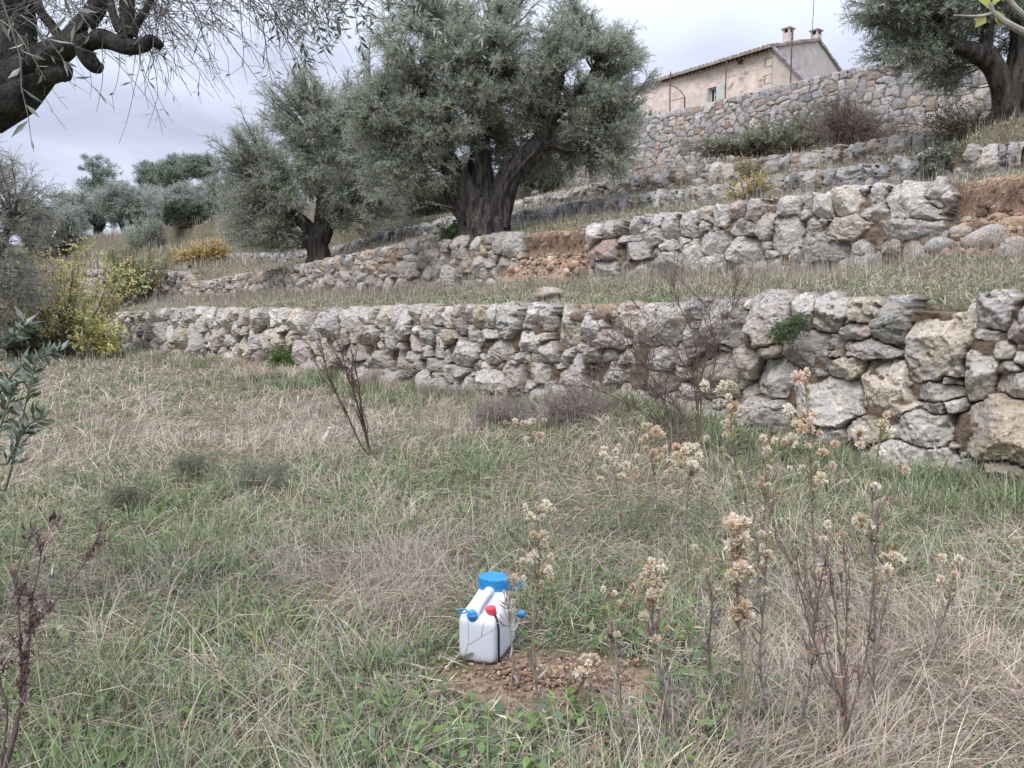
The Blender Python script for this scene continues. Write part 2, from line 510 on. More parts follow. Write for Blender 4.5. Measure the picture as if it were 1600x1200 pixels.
MAT_STONE = stone_material("limestone_boulders")
MAT_STONE_UP = stone_material("grey_terrace_stone", .9, .8)
MAT_BLOCK = stone_material("dressed_wall_stone", .35, .9, (.42, .41, .41), (.2, .19, .19))
MAT_OLIVE = leaf_material("olive_leaf", back=(.56, .59, .52), trans=.38)
MAT_LEAF = leaf_material("broad_leaf", trans=.35)
MAT_GRASS = leaf_material("grass_blade", trans=.2, rough=.75)
MAT_NEEDLE = leaf_material("needle_leaf", trans=.1, rough=.8)
MAT_BARK = bark_material("olive_bark")
MAT_BARK_NEAR = bark_material("near_olive_bark", (.028, .025, .023), (.12, .11, .1), 2.0)  # finer grained bark for the olive beside the camera
MAT_TWIG = tint_material("twig_bark", .85, .2, 40)
MAT_FLUFF = leaf_material("seed_fluff", trans=.3, rough=.95)
MAT_GROUND = ground_material()
MAT_CLOD = tint_material("loose_soil", .95, .3, 45, .6)
# ---------------------------------------------------------------- ground
JUG_CORNER = ground_at(770, 1046)
HEAP = ground_at(848, 1058)
GREEN_SPOTS = [(330, 830, .9, .8), (180, 1120, .9, 1), (420, 1130, .6, .7), (90, 1000, .5, .6), (800, 850, .55, 1), (900, 960, .6, .7), (720, 1150, .55, .8), (600, 1090, .4, .6),
               (700, 730, 1.0, .7), (1480, 790, 1.2, .9), (1200, 700, .8, .7), (1060, 860, .6, .6), (1100, 960, .4, .6), (380, 600, 1.5, .45), (960, 640, .9, .5), (540, 850, .6, .6), (470, 760, .8, .4), (300, 1010, .6, .8), (1000, 1120, .5, .5)]
DRY_SPOTS = [(560, 880, .8, .9), (600, 930, .5, .9), (1480, 1080, .6, 1), (1330, 960, .5, .7), (300, 680, 1.8, .6), (680, 980, .3, .9), (1050, 760, .6, .6), (250, 920, .35, .4), (480, 670, 1.5, .5)]
GREEN_SPOTS = [(ground_at(a, b), r, w) for a, b, r, w in GREEN_SPOTS]
DRY_SPOTS = [(ground_at(a, b), r, w) for a, b, r, w in DRY_SPOTS]
def green_w(x, y):
    g = .41 + .5 * n2(x, y, .8, 21, 3) + .55 * n2(x, y, 3.1, 31, 2)
    for p, r, w in GREEN_SPOTS: g = g + .4 * w * np.exp(-((x - p[0]) ** 2 + (y - p[1]) ** 2) / (r * r))
    for p, r, w in DRY_SPOTS: g = g - .6 * w * np.exp(-((x - p[0]) ** 2 + (y - p[1]) ** 2) / (r * r))
    return np.clip(g, 0, 1)
def soil_w(x, y):
    s, c = to_sc(x, y)
    w = scar_weight(s) * smooth(10.9, 11.5, c + .4 * n2(x, y, 1.5, 41)) * (1 - smooth(12.42, 12.7, c + .25 * n2(x, y, 2, 43)))
    d = np.hypot((x - HEAP[0]) / .52, (y - HEAP[1]) / .36)
    w = np.maximum(w, .9 - .9 * smooth(.25, 1.05, d + .55 * n2(x, y, 5, 44)))
    lip = smooth(7.45, 7.6, c) * (1 - smooth(7.8, 8.5, c)) * smooth(.0, .35, n2(x, y, .7, 45) + .12)
    return np.clip(np.maximum(w, lip * .8), 0, 1)

def axis(*runs):
    out = []
    for a, b, st in runs: out += list(np.arange(a, b - 1e-6, st))
    return np.array(out)
sv = np.concatenate([-np.geomspace(4, 700, 26)[::-1], np.unique(np.round(np.concatenate([axis((-3.8, 12, .11), (12, 46, .25), (46, 110, .8)), axis((GAP0 - .4, GAP1 + .4, .055), (SCAR - 2.2, SCAR + .2, .05))]), 3)), 110 + np.geomspace(2, 800, 24)])
cl = list(axis((-8, 7.4, .12), (7.4, 24, .22), (24, 46, .6), (46, 140, 2.5)))
for i in (1, 2, 3, 4, 5):
    cl += list(WALLS[i]['c'] + np.array([.19, .225, .26, .29, .325, .35, .38, .41, .445, .48]))
cl += list(axis((11.0, 12.6, .045)))
cv = np.concatenate([-8 - np.geomspace(1, 700, 26)[::-1], np.unique(np.round(cl, 3)), 140 + np.geomspace(4, 700, 20)])
S, Cc = np.meshgrid(sv, cv, indexing='ij')
X, Y = to_xy(S, Cc)
Z = ground_z(X, Y)
sw = soil_w(X, Y)
scr = scar_weight(S) * smooth(11.2, 11.9, Cc) * (1 - smooth(12.36, 12.46, Cc))
Z = Z + scr * (.16 * n2(X, Y, 3.2, 52, 4) + .05 * n2(X, Y, 14, 53, 2) - .10 * np.abs(n2(S * 1.0, Cc * .25, 5.5, 54, 2)))
Z = Z + sw * (.05 - .035 * np.exp(-(((X - HEAP[0]) ** 2 + (Y - HEAP[1]) ** 2) / .5))) * n2(X, Y, 6.0, 51, 3) + .018 * np.exp(-(((X - HEAP[0]) / .4) ** 2 + ((Y - HEAP[1]) / .26) ** 2))
Z = np.where((np.hypot(X, Y) > 250), Z - .0, Z)
ni, nj = S.shape
idx = np.arange(ni * nj).reshape(ni, nj)
F = np.stack([idx[:-1, :-1], idx[:-1, 1:], idx[1:, 1:], idx[1:, :-1]], -1).reshape(-1, 4)
g = Geo().add(np.stack([X, Y, Z], -1), F[:, ::-1])
me = g.mesh("ground", [MAT_GROUND], smooth_faces=True)
for nm, arr in (('soil', sw), ('green', green_w(X, Y) * (1 - .35 * smooth(7.4, 9, Cc)))):
    a = me.attributes.new(nm, 'FLOAT', 'POINT'); a.data.foreach_set('value', arr.ravel().astype(np.float32))
tag(link("ground", me), "terraced hillside of dry grass and bare earth", None, kind='structure')

# ---------------------------------------------------------------- dry stone walls
def stone_wall(i, s0, s1, label, mat, size, palette, res=.0013, rows=120, relief=1.0, seed=1, c_off=0.0, block=2.6, gap=.10, toprow=None,
               flat=False, cap0=False, cap1=False, soil=(.2, .15, .11), warp=.05, rough=1.0, group=None, ktall=1.0, free=None):
    """size(s, h01, rng) gives a stone's half width; cap0/cap1: the wall stops there with its end stones showing"""
    rng = np.random.default_rng(seed)
    C = WALLS[i]['c'] + c_off
    zt_f = lambda s: ztop(i, s); zb_f = lambda s: zbase(i, s) - .12
    # seeds: a row of top stones, then darts below, then the air above and past the ends
    seeds = []   # s, z, rx, rz, kind
    s = s0 - (0 if cap0 else .6)
    end = s1 + (0 if cap1 else .6)
    while s < end:
        r = size(s, 1.0, rng)
        r2 = r * (rng.uniform(.75, 1.25) if not flat else rng.uniform(.9, 1.05)) * (toprow or 1)
        if cap0 and s == s0: pass
        zc = zt_f(s + r) - r2 * (rng.uniform(.72, 1.02) if not flat else rng.uniform(.93, 1.0))
        seeds.append((s + r, zc, r, r2, 0))
        seeds.append((s + r * .5, zc + r2 * 1.75 + .02, r, r2 * .9, 1)); seeds.append((s + r * 1.6, zc + r2 * 1.75 + .02, r, r2 * .9, 1))
        seeds.append((s + r, zc + r2 * 3.0, r * 1.5, r2, 1))
        s += 2 * r * rng.uniform(.9, 1.02)
    for on, ss, sg in ((cap0, s0, -1), (cap1, s1, 1)):
        if on:
            for z in np.arange(zb_f(ss) - .3, zt_f(ss) + .8, .14):
                seeds.append((ss + sg * (.16 + rng.uniform(0, .1)), z + rng.uniform(-.04, .04), .14, .14, 1))
                seeds.append((ss + sg * .5, z, .2, .2, 1))
    arr = np.array([q[:4] for q in seeds])
    L = end - s0
    tries = int(L / .1 * 60)
    cs = rng.uniform(s0 - .3, end, tries); hh = rng.uniform(0, 1, tries)
    rr = np.array([size(a, b, rng) for a, b in zip(cs, hh)])
    order = np.argsort(-rr * rng.uniform(.6, 1.0, tries))
    keep_s, keep_z, keep_rx, keep_rz = list(arr[:, 0]), list(arr[:, 1]), list(arr[:, 2]), list(arr[:, 3])
    kinds = [q[4] for q in seeds]
    cellsz = .8
    gridd = {}
    def put(k):
        gridd.setdefault((int(keep_s[k] // cellsz), int(keep_z[k] // cellsz)), []).append(k)
    for k in range(len(keep_s)): put(k)
    zb_all, zt_all = zb_f(cs), zt_f(cs)
    for q in order:
        a = cs[q]; z = zb_all[q] - .15 + hh[q] * (zt_all[q] - zb_all[q] + .1)
        asp = math.exp(rng.normal(.1, .27)); rx = rr[q] * asp; rz = rr[q] / asp * rng.uniform(.75, 1.05) * ktall
        if z + rz > zt_all[q]: continue
        ok = True
        gi, gj = int(a // cellsz), int(z // cellsz)
        for di in (-1, 0, 1):
            for dj in (-1, 0, 1):
                for k in gridd.get((gi + di, gj + dj), ()):
                    dx = (a - keep_s[k]) / (rx + keep_rx[k]); dz = (z - keep_z[k]) / (rz + keep_rz[k])
                    if dx * dx + dz * dz < .72: ok = False; break
                if not ok: break
            if not ok: break
        if ok:
            keep_s.append(a); keep_z.append(z); keep_rx.append(rx); keep_rz.append(rz); kinds.append(0); put(len(keep_s) - 1)
    ss = np.array(keep_s); sz = np.array(keep_z); rx = np.array(keep_rx); rz = np.array(keep_rz); air = np.array(kinds) == 1
    ns = len(ss)
    r_eff = np.sqrt(rx * rz)
    # per stone: colour, bulge, facets
    tint = pick(rng, palette, ns, .15, .010)
    bulge = r_eff * rng.uniform(.5, .9, ns) * relief
    lead = rng.normal(0, .045 if not flat else .012, ns) * relief
    nf = 6
    fa = rng.uniform(0, 2 * pi, (ns, nf)); fs = rng.uniform(.2, 1.0, (ns, nf)) * relief; f0 = rng.uniform(-.05, .32, (ns, nf)) * r_eff[:, None] * relief
    tf = .3 if flat else 1; tx = rng.normal(0, .16, ns) * relief * tf; tz = rng.normal(-.05, .16, ns) * relief * tf
    # columns follow the distance from the photographer
    cols = [s0 - (.45 if cap0 else .0)]
    stop = s1 + (.45 if cap1 else 0)
    while cols[-1] < stop:
        x, y = to_xy(cols[-1], C); d = math.hypot(float(x), float(y))
        off = float(y) < .2 or abs(float(x)) / max(float(y), .2) > .74
        cols.append(cols[-1] + np.clip(res * d * (3 if off else 1), .007, .12))
    cols = np.array(cols)
    v = np.linspace(0, 1, rows)
    SG = np.repeat(cols[:, None], rows, 1)
    lo, hi = zb_f(cols) - .12, zt_f(cols) + .22
    ZG = lo[:, None] + v[None, :] * (hi - lo)[:, None]
    P3 = np.stack([SG, ZG, np.full_like(SG, seed * 3.1)], -1)
    wu = SG + warp * fbm(P3 * 4.5, 2, 61) + warp * .6 * fbm(P3 * 15, 3, 64)
    wv = ZG + warp * fbm(P3 * 4.5, 2, 71) + warp * .6 * fbm(P3 * 15, 3, 74)
    H = np.zeros_like(SG); TI = np.zeros(SG.shape + (3,)); JO = np.zeros_like(SG); AIR = np.zeros(SG.shape, bool)
    CH = 48
    p = block
    for a in range(0, len(cols), CH):
        b = min(a + CH, len(cols))
        lo_s, hi_s = cols[a] - 1.6, cols[b - 1] + 1.6
        m = np.where((ss > lo_s) & (ss < hi_s))[0]
        dx = np.abs(wu[a:b, :, None] - ss[m]) / rx[m]; dz = np.abs(wv[a:b, :, None] - sz[m]) / rz[m]
        q = ((dx ** p + dz ** p) ** (1 / p) - 1) * r_eff[m]
        o = np.argpartition(q, 1, axis=2)[:, :, :2]
        q0 = np.take_along_axis(q, o[:, :, :1], 2)[..., 0]; q1 = np.take_along_axis(q, o[:, :, 1:2], 2)[..., 0]
        sw_ = q1 < q0
        i0 = np.where(sw_, o[..., 1], o[..., 0]); q0, q1 = np.minimum(q0, q1), np.maximum(q0, q1)
        id0 = m[i0]
        e = (q1 - q0) * .5
        re = r_eff[id0]
        w = (.26 if not flat else .16) * re
        u = np.clip((e - gap * .10 * re - .006 * relief) / w, 0, 1)
        prof = np.sqrt(np.clip(1 - (1 - u) ** 2, 0, 1))
        lx = SG[a:b] - ss[id0]; lz = ZG[a:b] - sz[id0]
        h = bulge[id0] * prof + lead[id0] + tx[id0] * lx + tz[id0] * lz
        cap_h = np.full(h.shape, 9.0)
        for f in range(nf):
            cap_h = np.minimum(cap_h, f0[id0, f] + bulge[id0] * .55 - fs[id0, f] * (np.cos(fa[id0, f]) * lx + np.sin(fa[id0, f]) * lz))
        top = np.minimum(h, cap_h + lead[id0])
        h = np.where(u > 0, top, -1)
        floor = -.06 - .10 * (vnoise(np.stack([SG[a:b] * 2.5, ZG[a:b] * 2.5, SG[a:b] * 0 + seed], -1), 81) > -.15) - .05 * vnoise(np.stack([SG[a:b] * 9, ZG[a:b] * 9, SG[a:b] * 0], -1), 82)
        floor = floor * relief
        jm = h < floor
        jt = jm & (ZG[a:b] > zt_f(SG[a:b]) - .13)
        H[a:b] = np.where(jm, floor, h)
        JO[a:b] = jm
        TI[a:b] = np.where(jm[..., None], np.array(soil), tint[id0])
        AIR[a:b] = air[id0] | jt
    Q = np.stack([SG, ZG, H], -1)
    stone = 1 - JO
    H = H + rough * relief * stone * (.022 * fbm(Q * 5.5, 3, 91) + .030 * fbm(Q * 16, 4, 95, .62))
    crack = np.abs(fbm(Q * 3.1 + .5 * np.stack([fbm(Q * 6, 2, 111)] * 3, -1), 3, 113))
    H = H - rough * relief * stone * .022 * (1 - smooth(0, .07, crack))
    pits = np.clip(fbm(Q * 9, 3, 99) - .2, 0, 1) * smooth(-.1, .35, fbm(Q * 1.3, 2, 105)) * 1.2
    H = H - rough * relief * stone * .05 * np.abs(fbm(Q * 4.2 + .4 * fbm(Q * 9, 2, 106)[..., None], 3, 107))
    H = H - rough * relief * stone * .14 * pits
    H = H + JO * .012 * fbm(Q * 20, 2, 101)
    H = np.where(AIR, np.minimum(H, -.34), H)
    cc = C - H + .07 * (ZG - zb_f(SG)) - .02
    X, Y = to_xy(SG, cc)
    V = np.stack([X, Y, ZG], -1)
    n_i, n_j = SG.shape
    idx = np.arange(n_i * n_j).reshape(n_i, n_j)
    F = np.stack([idx[:-1, :-1], idx[1:, :-1], idx[1:, 1:], idx[:-1, 1:]], -1).reshape(-1, 4)
    keep = ~(AIR.ravel()[F].all(1))
    F = F[keep]
    xm, ym = to_xy((s0 + s1) / 2, C)
    base = (float(xm), float(ym), float(zbase(i, (s0 + s1) / 2)))
    root = tag(thing("dry_stone_wall", label, "stone wall", base, group), kind="thing")
    g = Geo().add(V, F[:, ::-1])
    me = g.mesh("stonework", [mat], base, smooth_faces=True)
    me.attributes.remove(me.attributes['tint'])
    at_ = me.attributes.new('tint', 'FLOAT_COLOR', 'POINT')
    at_.data.foreach_set('color', np.concatenate([TI, np.ones(TI.shape[:2] + (1,))], -1).astype(np.float32).ravel())
    at_ = me.attributes.new('joint', 'FLOAT', 'POINT'); at_.data.foreach_set('value', JO.ravel().astype(np.float32))
    link("stonework", me, parent=root)
    return root

GREYS = [(.51, .465, .405, 4), (.59, .545, .485, 4), (.43, .39, .345, .9), (.55, .48, .39, 3), (.58, .49, .38, .9), (.50, .43, .385, .8), (.66, .62, .56, 1.6)]
def size_one(s, h, rng):
    near = float(smooth(9, 3, s)) if False else float(1 - smooth(3.5, 9, s))
    if h >= .999: return rng.uniform(.13, .29) * (1 + .12 * near)
    if near > .5: return float(np.clip(rng.lognormal(-2.08, .62), .05, .38))
    if s > 14: return float(np.clip(rng.lognormal(-1.75, .5), .08, .42))
    return float(np.clip(rng.lognormal(-2.05, .45), .06, .30))
W1_S1 = WALLS[1]['s1']
stone_wall(1, -1.5, W1_S1, "long low terrace wall of big weathered limestone boulders along the near field", MAT_STONE, size_one, GREYS,
           rows=190, seed=11, relief=1.0, toprow=1.25, gap=.12)
PALE = [(.56, .52, .47, 4), (.62, .585, .535, 3), (.48, .435, .39, 2), (.55, .475, .395, 1.2), (.46, .35, .29, .25), (.43, .395, .36, 1)]
s_a, s_b = WALLS[2]['s0'], GAP0
def size_two(s, h, rng):
    f = .8 if s > GAP1 else 1.0
    return f * float(np.clip(rng.lognormal(-1.85, .42), .07, .34))
stone_wall(2, s_a, s_b, "pale rough stone terrace wall standing between two patches of fallen earth", MAT_STONE, size_two, PALE, rows=120, seed=12,
           cap0=True, cap1=True, relief=.9, soil=(.24, .185, .14))
stone_wall(2, GAP1, WALLS[2]['s1'], "tan rubble terrace wall running below the two leaning olive trunks", MAT_STONE,
           lambda s, h, rng: float(np.clip(rng.lognormal(-1.95, .38), .09, .3)), [(.45, .40, .35, 3), (.51, .475, .43, 2), (.47, .37, .27, 1.5), (.35, .3, .26, 1)],
           rows=90, seed=13, cap0=True, relief=.8, soil=(.27, .195, .135))
UP = [(.30, .295, .29, 3), (.37, .36, .35, 2), (.43, .415, .39, 1.5), (.4, .345, .29, 1)]
stone_wall(3, WALLS[3]['s0'], WALLS[3]['s1'], "dark grey low wall of upright stones, next terrace above the pale rough wall", MAT_STONE_UP,
           lambda s, h, rng: float(np.clip(rng.lognormal(-2.3, .3), .065, .2)), UP, rows=64, seed=14, toprow=2.0, relief=.8, ktall=1.5)
stone_wall(4, WALLS[4]['s0'], WALLS[4]['s1'], "low mottled wall with large top stones, below the bramble bank and tall retaining wall", MAT_STONE_UP,
           lambda s, h, rng: float(np.clip(rng.lognormal(-2.05, .3), .08, .24)), [(.44, .40, .36, 3), (.35, .335, .325, 2), (.5, .455, .40, 1), (.4, .32, .26, 1)], rows=50, seed=15,
           cap0=False, cap1=True, toprow=1.5, relief=.8)
stone_wall(5, WALLS[5]['s0'], WALLS[5]['s1'], "tall neat retaining wall of fitted grey and orange stone below the farmhouse", MAT_BLOCK,
           lambda s, h, rng: float(np.clip(rng.lognormal(-2.12, .27), .08, .2)), [(.44, .42, .41, 4), (.5, .46, .42, 2.5), (.40, .395, .395, 1.5), (.52, .42, .33, .8), (.44, .30, .24, .25), (.56, .51, .44, 1)],
           rows=110, seed=16, flat=True, relief=.26, gap=.7, block=6, cap1=True, soil=(.2, .18, .165), warp=.02, rough=.45)

# fallen stones at the scar, and single rocks lying about
def boulder(g, c, r, rng, tint, flat=.7, ang=None, n=18, m=11):
    """one faceted stone as a displaced, subdivided ball"""
    th = np.linspace(0, 2 * pi, n, endpoint=False); ph = np.linspace(0.06, pi - .06, m)
    D = np.stack([np.outer(np.sin(ph), np.cos(th)), np.outer(np.sin(ph), np.sin(th)), np.repeat(np.cos(ph)[:, None], n, 1)], -1)
    R = np.full(D.shape[:2], 1.0)
    for _ in range(9):
        q = unit(rng.normal(size=3)); lim = rng.uniform(.62, .95)
        R = np.minimum(R, lim / np.maximum(D @ q, .05))
    R = np.minimum(R, 1.15) * (1 + .10 * fbm(D * 2.5 + rng.uniform(0, 50, 3), 3, 7))
    sc = np.array([1, rng.uniform(.65, 1), flat]) * r
    a = rng.uniform(0, 2 * pi) if ang is None else ang
    V = D * R[..., None] * sc
    V = np.stack([V[..., 0] * cos(a) - V[..., 1] * sin(a), V[..., 0] * sin(a) + V[..., 1] * cos(a), V[..., 2]], -1) + np.asarray(c)
    i = np.arange(m - 1)[:, None] * n; j = np.arange(n)[None]; j2 = (j + 1) % n
    F = np.stack([i + j, i + n + j, i + n + j2, i + j2], -1).reshape(-1, 4)
    g.add(V, [F, np.arange(n)[None], (np.arange(n) + (m - 1) * n)[None, ::-1]], tint)
rng = np.random.default_rng(77)
FALLEN = [(1540, 375, .30, "big pale boulder lying at the foot of the bare earth scar, cleanest face", (.5, .44, .37)),
          (1585, 352, .2, "orange stained boulder half sunk in the fallen earth by the frame edge", (.48, .36, .24)),
          (1470, 388, .22, "grey stone leaning against the broken end of the pale wall", (.38, .36, .33)),
          (1500, 362, .16, "small tan rock on the earth slope beside the wall end", (.45, .34, .24)),
          (1558, 342, .14, "upper small orange rock on the fallen earth slope", (.46, .33, .22)),
          (1512, 345, .11, "rounded cream stone, just above the tan rock on the earth slope", (.46, .4, .32)),
          (1590, 392, .24, "broad buff boulder in grass at the foot of the scar", (.43, .38, .31)),
          (705, 443, .16, "pale loose stone in dry grass in front of the tan rubble wall", (.46, .43, .39)),
          (768, 440, .17, "pale rock lying in grass just before the fallen gap", (.48, .44, .39))]
for px_, py_, r, lab, tn in FALLEN:
    p = ground_at(px_, py_ + 6)
    g = Geo(); boulder(g, p + np.array([0, 0, r * .25]), r, rng, tn)
    me = g.mesh("loose_boulder", [MAT_STONE], p, True)
    tag(link("loose_boulder", me, p), lab, "boulder", "stones fallen from the terrace walls")
p = ground_at(857, 468); 
g = Geo(); boulder(g, p + np.array([0, 0, .1]), .28, rng, (.42, .33, .23), .42, ang=.15)
tag(link("flat_rock", g.mesh("flat_rock", [MAT_STONE], p, True), p), "flat tan slab of rock lying on the grass above the boulder wall", "rock")

# loose earth and stones that slid out of the two breaks
for nm, sa, sb, n, lab in (("first", GAP0 - .1, GAP1 + .1, 520, "crumbled reddish earth and stones slumped out of the gap in the second wall"), ("second", SCAR - 2.6, SCAR - .05, 480, "crumbled reddish earth slumped beside the broken end of the pale wall")):
    rng = np.random.default_rng(800 + n); g = Geo()
    for k in range(n):
        s_ = rng.uniform(sa, sb); c_ = 12.40 - abs(rng.normal(0, .62))
        if c_ < 10.9: continue
        r = float(np.clip(rng.lognormal(-3.3, .55), .012, .13)); x, y = to_xy(s_, c_)
        t_ = pick(rng, [(.38, .27, .185, 3), (.30, .20, .14, 2), (.46, .35, .25, 1.5), (.5, .44, .37, .7)], 1)[0]
        boulder(g, (float(x), float(y), gz(x, y) + r * .3 + .04 * rng.normal()), r, rng, t_, .8, n=11, m=7)
    for k in range(260):      # matted roots hanging from the cut
        s_ = rng.uniform(sa, sb); x, y = to_xy(s_, 12.36 + rng.uniform(-.06, .1)); p = np.array([float(x), float(y), gz(*to_xy(s_, 12.5)) - rng.uniform(0, .3)])
        q = p + np.array([-.12 * AX_N[0], -.12 * AX_N[1], -.06]) + .06 * rng.normal(size=3)
        add_tube(g, [p, (p + q) / 2 + .03 * rng.normal(size=3), q + np.array([0, 0, -rng.uniform(.02, .16)])], .0045, 4, n=5, tint=(.2, .145, .11))
    tag(link("slumped_earth", g.mesh("slumped_earth", [MAT_CLOD], smooth_faces=False)), lab, None, kind='stuff')
# ---------------------------------------------------------------- grass: nobody could count it
DRYP = [(.44, .375, .275, 3), (.52, .455, .35, 2), (.36, .295, .22, 2), (.40, .33, .28, 2.0), (.27, .21, .165, 1.2), (.55, .5, .36, 1), (.43, .37, .30, 1.0)]
GRNP = [(.20, .245, .115, 3), (.25, .295, .145, 2), (.15, .19, .09, 1.5), (.32, .35, .19, 1.5), (.34, .33, .19, 1.2), (.22, .26, .18, 1.2)]
GREYP = [(.24, .25, .2, 2), (.3, .3, .24, 2), (.2, .22, .17, 1)]
def field_points(rng, n, t0, t1, pw, r0=-.92, r1=.9):
    u = rng.uniform(0, 1, n); e = 1 - pw if pw != 1 else 1e-4
    t = (t0 ** e + u * (t1 ** e - t0 ** e)) ** (1 / e)
    r = rng.uniform(r0, r1, n)
    return r * t, t
def sprout(name, label, rng, x, y, kind, hscale=1.0, wmin=.0034, wk=.0007, clump=0.0):
    """kind: 'dry' flopped straw, 'green' tufts, 'stalk' thin upright dead stems"""
    z = ground_z(x, y)
    P = np.stack([x, y, z - .01], -1)
    n = len(x); d = np.hypot(x, y)
    w = np.maximum(wmin, wk * d)
    if kind == 'dry':
        L = rng.uniform(.09, .30, n) * hscale; lean = rng.uniform(.25, 1.4, n); curl = rng.uniform(.3, 1.6, n); tint = pick(rng, DRYP, n, .26, .05)
        head = 2.2 * n2(x, y, 1.1, 131, 2) * pi + rng.normal(0, 1.0, n)
    elif kind == 'green':
        L = rng.uniform(.045, .185, n) * hscale * (1 + .6 * np.clip(n2(x, y, 3.5, 141, 1), -.7, 1)); lean = rng.uniform(.0, .75, n); curl = rng.uniform(.2, 1.5, n); tint = pick(rng, GRNP, n, .25, .07); w = w * 1.45
        head = rng.uniform(0, 2 * pi, n)
    else:
        L = rng.uniform(.25, .6, n) * hscale; lean = np.abs(rng.normal(0, .28, n)); curl = rng.uniform(-.1, .5, n); tint = pick(rng, DRYP + GREYP, n, .2, .05); w = w * .75
        head = rng.uniform(0, 2 * pi, n)
    near = np.hypot((x - HEAP[0]) / 1.0, (y - HEAP[1] + .1) / 1.0)
    L = L * (.38 + .62 * smooth(.3, 1.0, near)) if name != 'dry_stalks' else L * (.2 + .8 * smooth(.3, .9, near))
    g = blades(rng, P, L, w, lean, curl, tint, 4, head)
    return tag(link(name, g.mesh(name, [MAT_GRASS])), label, None, kind='stuff')
rng = np.random.default_rng(5)
def tufted(rng, x, y, per, spread):
    x = np.repeat(x, per); y = np.repeat(y, per)
    return x + rng.normal(0, spread, len(x)), y + rng.normal(0, spread, len(y))
def in_field(x, y):
    s, c = to_sc(x, y)
    bare = np.hypot((x - HEAP[0]) / .46, (y - HEAP[1] + .03) / .24)
    return (c < 7.32) & (soil_w(x, y) < rng.uniform(.06, .4, len(x))) & (bare > rng.uniform(.65, 1.15, len(x)))
# straw
x, y = field_points(rng, 190000, 1.5, 42, 1.15)
gr = green_w(x, y); keep = in_field(x, y) & (rng.uniform(0, 1, len(x)) > gr * .55)
sprout("dry_grass", "tangled straw coloured grass over the near field", rng, x[keep], y[keep], 'dry')
# matted longer straw in the driest places
x, y = field_points(rng, 60000, 1.6, 30, 1.2)
keep = in_field(x, y) & (rng.uniform(0, 1, len(x)) > .25 + green_w(x, y) * 1.6)
sprout("dry_grass", "matted beige straw in the driest patches of the field", rng, x[keep], y[keep], 'dry', 1.45)
# green
x, y = field_points(rng, 15000, 1.5, 34, 1.1)
keep = rng.uniform(0, 1, len(x)) < green_w(x, y) ** 1.3 * 1.05
x, y = tufted(rng, x[keep], y[keep], 22, .035)
keep = in_field(x, y)
sprout("green_grass", "fresh green grass tufts among the straw", rng, x[keep], y[keep], 'green')
# long arching green blades and long loose straws, one by one
x, y = field_points(rng, 4000, 1.5, 14, 1.3)
keep = in_field(x, y) & (rng.uniform(0, 1, len(x)) < .25 + green_w(x, y)); sprout("green_grass", "long arching green blades scattered in the near grass", rng, x[keep], y[keep], 'green', 2.2)
x, y = field_points(rng, 8000, 1.5, 16, 1.3)
keep = in_field(x, y); sprout("dry_grass", "long loose pale straws lying over the near grass", rng, x[keep], y[keep], 'dry', 1.9)
# tall stalks, thicker towards the wall
x, y = field_points(rng, 30000, 1.8, 40, 1.0)
s_, c_ = to_sc(x, y)
keep = in_field(x, y) & (rng.uniform(0, 1, len(x)) < .14 + .62 * smooth(2.0, 6.8, c_) * smooth(4, 9, y))
sprout("dry_stalks", "thin dead stalks standing above the straw", rng, x[keep], y[keep], 'stalk', 1.0)
# tussocks along the foot of the boulder wall
s_ = rng.uniform(1.0, 34, 1300); c_ = 7.3 - np.abs(rng.normal(0, .5, 1300)) - .05
x, y = to_xy(s_, c_); x, y = tufted(rng, x, y, 40, .07)
k_ = to_sc(x, y)[1] < 7.3; x, y = x[k_], y[k_]
gsel = (n2(x, y, .55, 171) + .25 * (1 - smooth(1, 6, to_sc(x, y)[0]))) > -.02
sprout("green_grass", "long green tussocks along the foot of the boulder wall", rng, x[gsel], y[gsel], 'green', 1.9)
sprout("dry_grass", "grey brown tussocks along the foot of the boulder wall", rng, x[~gsel], y[~gsel], 'dry', 1.6)
# the terraces above
def strip(rng, n, c0, c1, s0, s1, far=1.0):
    s = s0 + (s1 - s0) * rng.uniform(0, 1, n) ** far; c = rng.uniform(c0, c1, n)
    return to_xy(s, c)
for (c0, c1, s0, s1, n, far, nm) in ((7.75, 12.0, -1.5, 46, 120000, 1.5, "first"), (12.5, 15.9, 4, 50, 34000, 1.2, "second"), (16.5, 18.4, 5, 48, 22000, 1.2, "third"), (19.0, 23.0, 8, 50, 26000, 1.2, "fourth")):
    x, y = strip(rng, n, c0, c1, s0, s1, far)
    s_, c_ = to_sc(x, y)
    back = smooth(c0, c1, c_)
    keep = (soil_w(x, y) < rng.uniform(.15, .6, n))
    g_ = rng.uniform(0, 1, n) < np.clip(.55 - .45 * back + .6 * n2(x, y, .5, 181, 2), 0, 1) * (1 - .6 * smooth(18, 30, s_))
    a = keep & ~g_; b = keep & g_
    up = rng.uniform(0, 1, n) < .12 + .3 * back
    hs = .55
    if c0 < 8: tall = (back > .55) & (rng.uniform(0, 1, n) < .55)
    else: tall = rng.uniform(0, 1, n) < .2
    a0 = a
    sprout('dry_stalks', f'taller pinkish grey stalks at the back of the {nm} terrace', rng, x[a0 & tall & up], y[a0 & tall & up], 'stalk', .85, .0035, .0006)
    a = a0 & ~(tall & up)
    sprout("dry_grass", f"dry pinkish grass on the {nm} terrace", rng, x[a & ~up], y[a & ~up], 'dry', hs, .004, .00075)
    sprout("dry_stalks", f"standing dead grass on the {nm} terrace", rng, x[a & up], y[a & up], 'stalk', hs * .75, .0035, .0006)
    sprout("green_grass", f"green turf on the {nm} terrace", rng, x[b], y[b], 'green', .6, .005, .0009)
